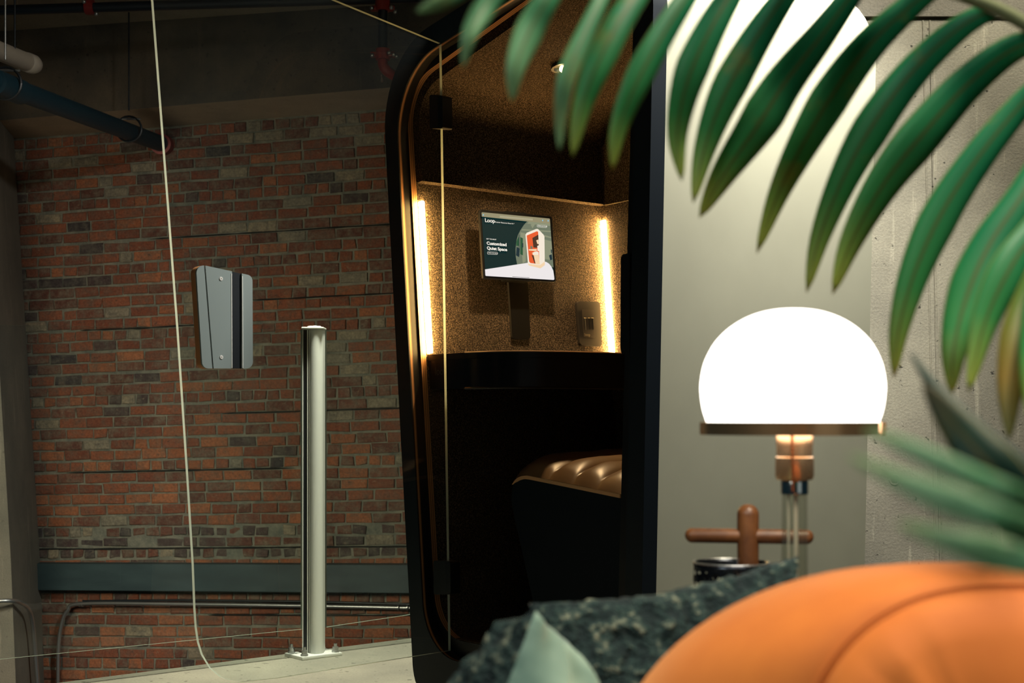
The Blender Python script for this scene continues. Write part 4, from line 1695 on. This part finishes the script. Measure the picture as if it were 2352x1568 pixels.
def pillow(name, c00, c10, c11, c01, T, mats, parent=None, n=40, wr=0.004, wscale=14, pw=0.55, piping=None, seed=0, Tb=None, fuzz=(0, 0)):
    """closed cushion between four corner points; front side along +normal"""
    nrm = (c10 - c00).cross(c01 - c00).normalized()
    bm = bmesh.new()
    F_, B_ = [], []
    cen = (c00 + c10 + c11 + c01) / 4
    for i in range(n + 1):
        rf, rb_ = [], []
        for j in range(n + 1):
            u = i / n; w = j / n
            uu, ww = 2 * u - 1, 2 * w - 1
            # pinch edges inward between corners
            P = c00 * (1 - u) * (1 - w) + c10 * u * (1 - w) + c11 * u * w + c01 * (1 - u) * w
            pin = 0.07 * ((1 - uu * uu) * ww * ww + (1 - ww * ww) * uu * uu)
            P = P + (cen - P) * pin
            prof = (max(0, 1 - uu * uu) ** pw) * (max(0, 1 - ww * ww) ** pw)
            d = noise.noise(Vector((u * wscale, w * wscale, seed))) * wr * min(1, prof * 3)
            d2 = noise.noise(Vector((u * wscale, w * wscale, seed + 9))) * wr * min(1, prof * 3)
            fz = noise.noise(P * 95) * 0.0034 + noise.noise(P * 210) * 0.002
            if i in (0, n) or j in (0, n):
                P = P + (P - cen).normalized() * fz * 0.7 * max(fuzz)
            d += fz * fuzz[0]
            d2 += fz * fuzz[1]
            rf.append(bm.verts.new(P + nrm * (T * prof + d)))
            edge = i in (0, n) or j in (0, n)
            rb_.append(rf[-1] if edge else bm.verts.new(P - nrm * ((Tb or T) * prof + d2)))
        F_.append(rf); B_.append(rb_)
    for i in range(n):
        for j in range(n):
            bm.faces.new((F_[i][j], F_[i + 1][j], F_[i + 1][j + 1], F_[i][j + 1])).material_index = 0
            bm.faces.new((B_[i][j], B_[i][j + 1], B_[i + 1][j + 1], B_[i + 1][j])).material_index = 1 if len(mats) > 1 else 0
    edge_pts = [F_[i][n].co.copy() for i in range(n + 1)]
    o = finish(name, bm, mats, parent, smooth=True)
    return o, edge_pts


def zpt(x, d, z):
    p = px(x, 960, d)
    return Vector((p.x, d, z))


# teal boucle pillow, standing behind
pA = empty('throw_pillow', zpt(1530, 1.17, SZ), 'mottled dark teal boucle throw pillow with raised pointed corner by lamp', 'pillow')
oA, _ = pillow('pillow_cover', zpt(1215, 1.10, SZ + 0.004), zpt(1880, 1.14, SZ + 0.004), px(1836, 1272, 1.24), px(1215, 1385, 1.17), 0.050, [M_bouclé, M_mint], pA, wr=0.006, seed=2, pw=0.5, n=110, fuzz=(1, 0))
# mint and boucle pillow, edge on, in front left
pBn = px(1222, 1398, 0.98)
pB = empty('throw_pillow', Vector((pBn.x, 1.0, SZ)), 'throw pillow with mint satin face and boucle side at bottom centre', 'pillow')
c_nb = Vector((pBn.x - 0.12, 0.93, SZ + 0.004))
c_nt = px(1232, 1396, 0.98)
c_ft = px(1268, 1440, 1.07)
c_fb = Vector((c_nb.x + 0.06, 1.07, SZ + 0.004))
pillow('pillow_cover', c_nb, c_fb, c_ft, c_nt, 0.080, [M_mint, M_bouclé], pB, wr=0.016, wscale=7, seed=5, pw=0.42, Tb=0.056, n=90, fuzz=(0, 1))

# orange cushion
def oring(cx, cy, a, b, n_, d, tilt=0.0, N_=72, wr=0.0, seed=0):
    R = []
    for k in range(N_):
        t = 2 * math.pi * k / N_
        c_, s_ = math.cos(t), math.sin(t)
        X = cx + a * math.copysign(abs(c_) ** (2 / n_), c_)
        Y = cy - b * math.copysign(abs(s_) ** (2 / n_), s_)
        w = (noise.noise(Vector((c_ * 2.2, s_ * 2.2, seed))) + 0.6 * noise.noise(Vector((c_ * 7, s_ * 7, seed * 0.6)))) * wr
        R.append(px(X, Y, d + w))
    return R


oc = empty('velvet_cushion', zpt(2150, 0.9, SZ), 'large plump orange velvet cushion with a curved seam, bottom right', 'cushion')
rings = [
    (2330, 1850, 60, 60, 2.2, 0.795, 0.004), (2330, 1845, 230, 220, 2.3, 0.797, 0.006), (2330, 1835, 370, 370, 2.4, 0.804, 0.007),
    (2328, 1825, 440, 440, 2.4, 0.815, 0.005), (2325, 1822, 470, 466, 2.4, 0.826, 0.002), (2322, 1820, 480, 472, 2.4, 0.832, 0),
    (2312, 1820, 492, 482, 2.35, 0.833, 0), (2280, 1820, 545, 505, 2.25, 0.845, 0.004), (2220, 1818, 610, 522, 2.15, 0.875, 0.004), (2150, 1815, 665, 525, 2.08, 0.915, 0.003), (2085, 1812, 690, 517, 2.03, 0.955, 0.0),
    (2065, 1812, 672, 500, 2.03, 0.99, 0), (2060, 1812, 600, 450, 2.1, 1.02, 0), (2050, 1800, 400, 300, 2.1, 1.035, 0), (2050, 1800, 100, 80, 2.1, 1.04, 0)]
bm = bmesh.new()
RR = []
for i, (cx, cy, a, b, n_, d, w) in enumerate(rings):
    R = oring(cx, cy, a, b, n_, d, wr=w, seed=i * 0.15)
    RR.append([bm.verts.new(Vector((p.x, p.y, max(p.z, SZ + 0.002)))) for p in R])
for A_, B2 in zip(RR, RR[1:]):
    for k in range(72):
        bm.faces.new((A_[k], A_[(k + 1) % 72], B2[(k + 1) % 72], B2[k]))
bm.faces.new(RR[0]); bm.faces.new(RR[-1][::-1])
finish('cushion_cover', bm, M_orange, oc, smooth=True)
seam = oring(2320, 1820, 486, 477, 2.4, 0.829)
seam = [Vector((p.x, p.y, max(p.z, SZ + 0.004))) for p in seam]
bm = bmesh.new()
mesh_tube(bm, seam + [seam[0]], 0.0011, 8, cap=False)
finish('seam_piping', bm, mat('orange_piping', (0.50, 0.13, 0.02), 0.8), oc, smooth=True)

# ------------------------------------------------------------------ palm
palm = empty('potted_palm', (0.80, 0.95, FZ), 'palm with long arching green leaflets hanging across the upper right', 'plant')
lathe('planter', 0.80, 0.95, [(0, FZ + 0.014), (0.11, FZ + 0.014), (0.15, 0.20), (0.155, 0.24), (0.14, 0.24), (0.13, 0.20), (0, 0.20)], M_pot, palm, 36)
lathe('soil', 0.80, 0.95, [(0, 0.215), (0.134, 0.21)], M_soil, palm, 36)

crown = Vector((0.78, 0.95, 0.22))


def fpath(P, n=40):
    return [px(x, y, d) for x, y, d in smooth_path(P, n)]


def leaflet(name, P, hw, m, parent, fold=0.35, roll=0.0, n=26, base_w=0.45, peak=0.45):
    """P: (x,y,d) from tip to base in the frame of the photograph; real 3D blade with midrib fold"""
    path = smooth_path(P, n)
    pts = [px(*q) for q in path]
    bm = bmesh.new()
    uvl = bm.loops.layers.uv.new('UVMap')
    rows = []
    for i, p in enumerate(pts):
        t = i / n
        d = (pts[min(i + 1, n)] - pts[max(i - 1, 0)]).normalized()
        view = (p - CAM).normalized()
        side = d.cross(view).normalized()
        nr = side.cross(d).normalized()
        ca, sa = math.cos(roll), math.sin(roll)
        side, nr = side * ca + nr * sa, nr * ca - side * sa
        wd = (min(1, t / peak) ** 0.62) * (1 if t < peak else 1 - (1 - base_w) * ((t - peak) / (1 - peak)) ** 1.3)
        w = max(1.10 * hw * wd * path[i][2] / F, 0.0002)
        f = fold * w
        row = []
        for k, (a, h) in enumerate(((-1, 0.25), (-0.5, 0.30), (0, 1.0), (0.5, 0.30), (1, 0.1))):
            row.append(bm.verts.new(p + side * (a * w) + nr * (f * (0.5 - h))))
        rows.append(row)
    for i in range(n):
        for k in range(4):
            fc = bm.faces.new((rows[i][k], rows[i][k + 1], rows[i + 1][k + 1], rows[i + 1][k]))
            for lp_, (uu, vv) in zip(fc.loops, ((k / 4, i / n), ((k + 1) / 4, i / n), ((k + 1) / 4, (i + 1) / n), (k / 4, (i + 1) / n))):
                lp_[uvl].uv = (uu, vv)
    o = finish(name, bm, m, parent, smooth=True)
    md = o.modifiers.new('thickness', 'SOLIDIFY')
    md.thickness = 0.0007
    return o


rach1 = [(960, -70, 0.70), (1150, -95, 0.76), (1400, -105, 0.85), (1650, -95, 0.96), (1900, -75, 1.03), (2120, -35, 1.04), (2300, 25, 1.02), (2420, 110, 1.0), (2520, 260, 0.98)]
fr1 = tube('frond', fpath(rach1) + [Vector((0.62, 0.96, 0.75)), crown], [0.002 + 0.004 * k / 42 for k in range(43)], M_trunk, palm, 10)
tag(fr1, 'main arching frond')
LV = [
    ([(957, 27, .70), (1010, 4, .70), (1075, -35, .71), (1130, -90, .73)], 20, M_leaf_pale),
    ([(1064, 155, .72), (1078, 80, .72), (1115, 15, .73), (1165, -45, .74), (1210, -95, .77)], 24, M_leaf_pale),
    ([(1176, 233, .76), (1186, 150, .76), (1222, 60, .77), (1272, -25, .78), (1320, -100, .82)], 31, M_leaf_pale),
    ([(1285, 347, .80), (1288, 260, .80), (1302, 175, .80), (1342, 80, .81), (1395, -30, .83), (1430, -100, .86)], 22, M_leaf_pale),
    ([(1315, 358, .84), (1334, 255, .84), (1372, 150, .84), (1425, 45, .85), (1485, -45, .87), (1520, -100, .9)], 33, M_leaf),
    ([(1407, 388, .88), (1421, 295, .88), (1462, 190, .88), (1522, 80, .89), (1590, -25, .91), (1640, -95, .95)], 31, M_leaf),
    ([(1566, 416, .98), (1556, 305, .98), (1580, 185, .97), (1628, 75, .97), (1690, -30, .98), (1740, -90, .99)], 36, M_leaf),
    ([(1592, 466, 1.05), (1618, 345, 1.05), (1662, 225, 1.04), (1730, 100, 1.03), (1800, -5, 1.02), (1860, -80, 1.02)], 38, M_leaf),
    ([(1606, 500, 1.06), (1662, 400, 1.06), (1738, 290, 1.05), (1805, 185, 1.05), (1895, 70, 1.04), (1990, -60, 1.03)], 45, M_leaf),
    ([(1738, 582, 1.10), (1788, 445, 1.10), (1848, 325, 1.09), (1920, 205, 1.08), (2000, 100, 1.06), (2090, 15, 1.05), (2150, -28, 1.04)], 41, M_leaf),
    ([(1853, 672, 1.09), (1885, 540, 1.09), (1945, 395, 1.08), (2020, 265, 1.07), (2110, 150, 1.06), (2210, 60, 1.04), (2290, 18, 1.03)], 40, M_leaf),
    ([(1912, 676, 1.06), (1955, 555, 1.06), (2030, 420, 1.05), (2125, 300, 1.04), (2225, 190, 1.04), (2330, 110, 1.03), (2415, 95, 1.01)], 45, M_leaf),
    ([(2053, 868, 1.00), (2066, 750, 1.00), (2105, 615, 1.00), (2168, 480, 1.00), (2255, 350, 1.00), (2360, 225, 1.00), (2450, 150, .99)], 40, M_leaf),
    ([(2186, 905, .93), (2192, 800, .93), (2222, 680, .94), (2275, 560, .95), (2360, 430, .96), (2470, 220, .98)], 46, M_leaf),
    ([(2224, 900, .90), (2262, 740, .91), (2322, 610, .92), (2400, 490, .94), (2490, 260, .97)], 40, M_leaf),
    ([(2318, 1010, .82), (2322, 880, .83), (2352, 740, .85), (2420, 560, .90), (2510, 270, .97)], 40, M_leaf_dry),
    ([(2370, 980, .80), (2380, 820, .82), (2420, 640, .86), (2480, 450, .92), (2520, 280, .97)], 50, M_leaf),
]
for i, (P, hw, m_) in enumerate(LV):
    leaflet('leaflet', P, hw, m_, fr1, fold=0.30, roll=0.18 * math.sin(i * 2.1))

rach2 = [(2094, 815, .66), (2140, 880, .64), (2230, 975, .62), (2352, 1085, .61), (2480, 1180, .62)]
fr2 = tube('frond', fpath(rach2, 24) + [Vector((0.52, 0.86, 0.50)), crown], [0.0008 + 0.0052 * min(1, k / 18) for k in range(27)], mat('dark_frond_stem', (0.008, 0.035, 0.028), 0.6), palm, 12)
tag(fr2, 'dark lower frond close to the camera')
LV2 = [
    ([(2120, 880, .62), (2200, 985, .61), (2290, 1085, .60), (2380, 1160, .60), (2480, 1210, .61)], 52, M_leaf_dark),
    ([(1985, 985, .42), (2080, 1025, .41), (2200, 1080, .40), (2352, 1140, .39), (2480, 1190, .46)], 24, M_leaf_mist),
    ([(1950, 1048, .38), (2080, 1108, .37), (2210, 1160, .36), (2352, 1205, .36), (2520, 1240, .43)], 32, M_leaf_mist),
    ([(2060, 1200, .37), (2180, 1240, .36), (2300, 1275, .36), (2420, 1300, .36), (2560, 1310, .43)], 36, M_leaf_mist),
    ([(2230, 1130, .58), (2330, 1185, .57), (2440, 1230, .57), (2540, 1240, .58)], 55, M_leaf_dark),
]
for i, (P, hw, m_) in enumerate(LV2):
    leaflet('leaflet', P, hw, m_, fr2, fold=0.12, roll=0.15)
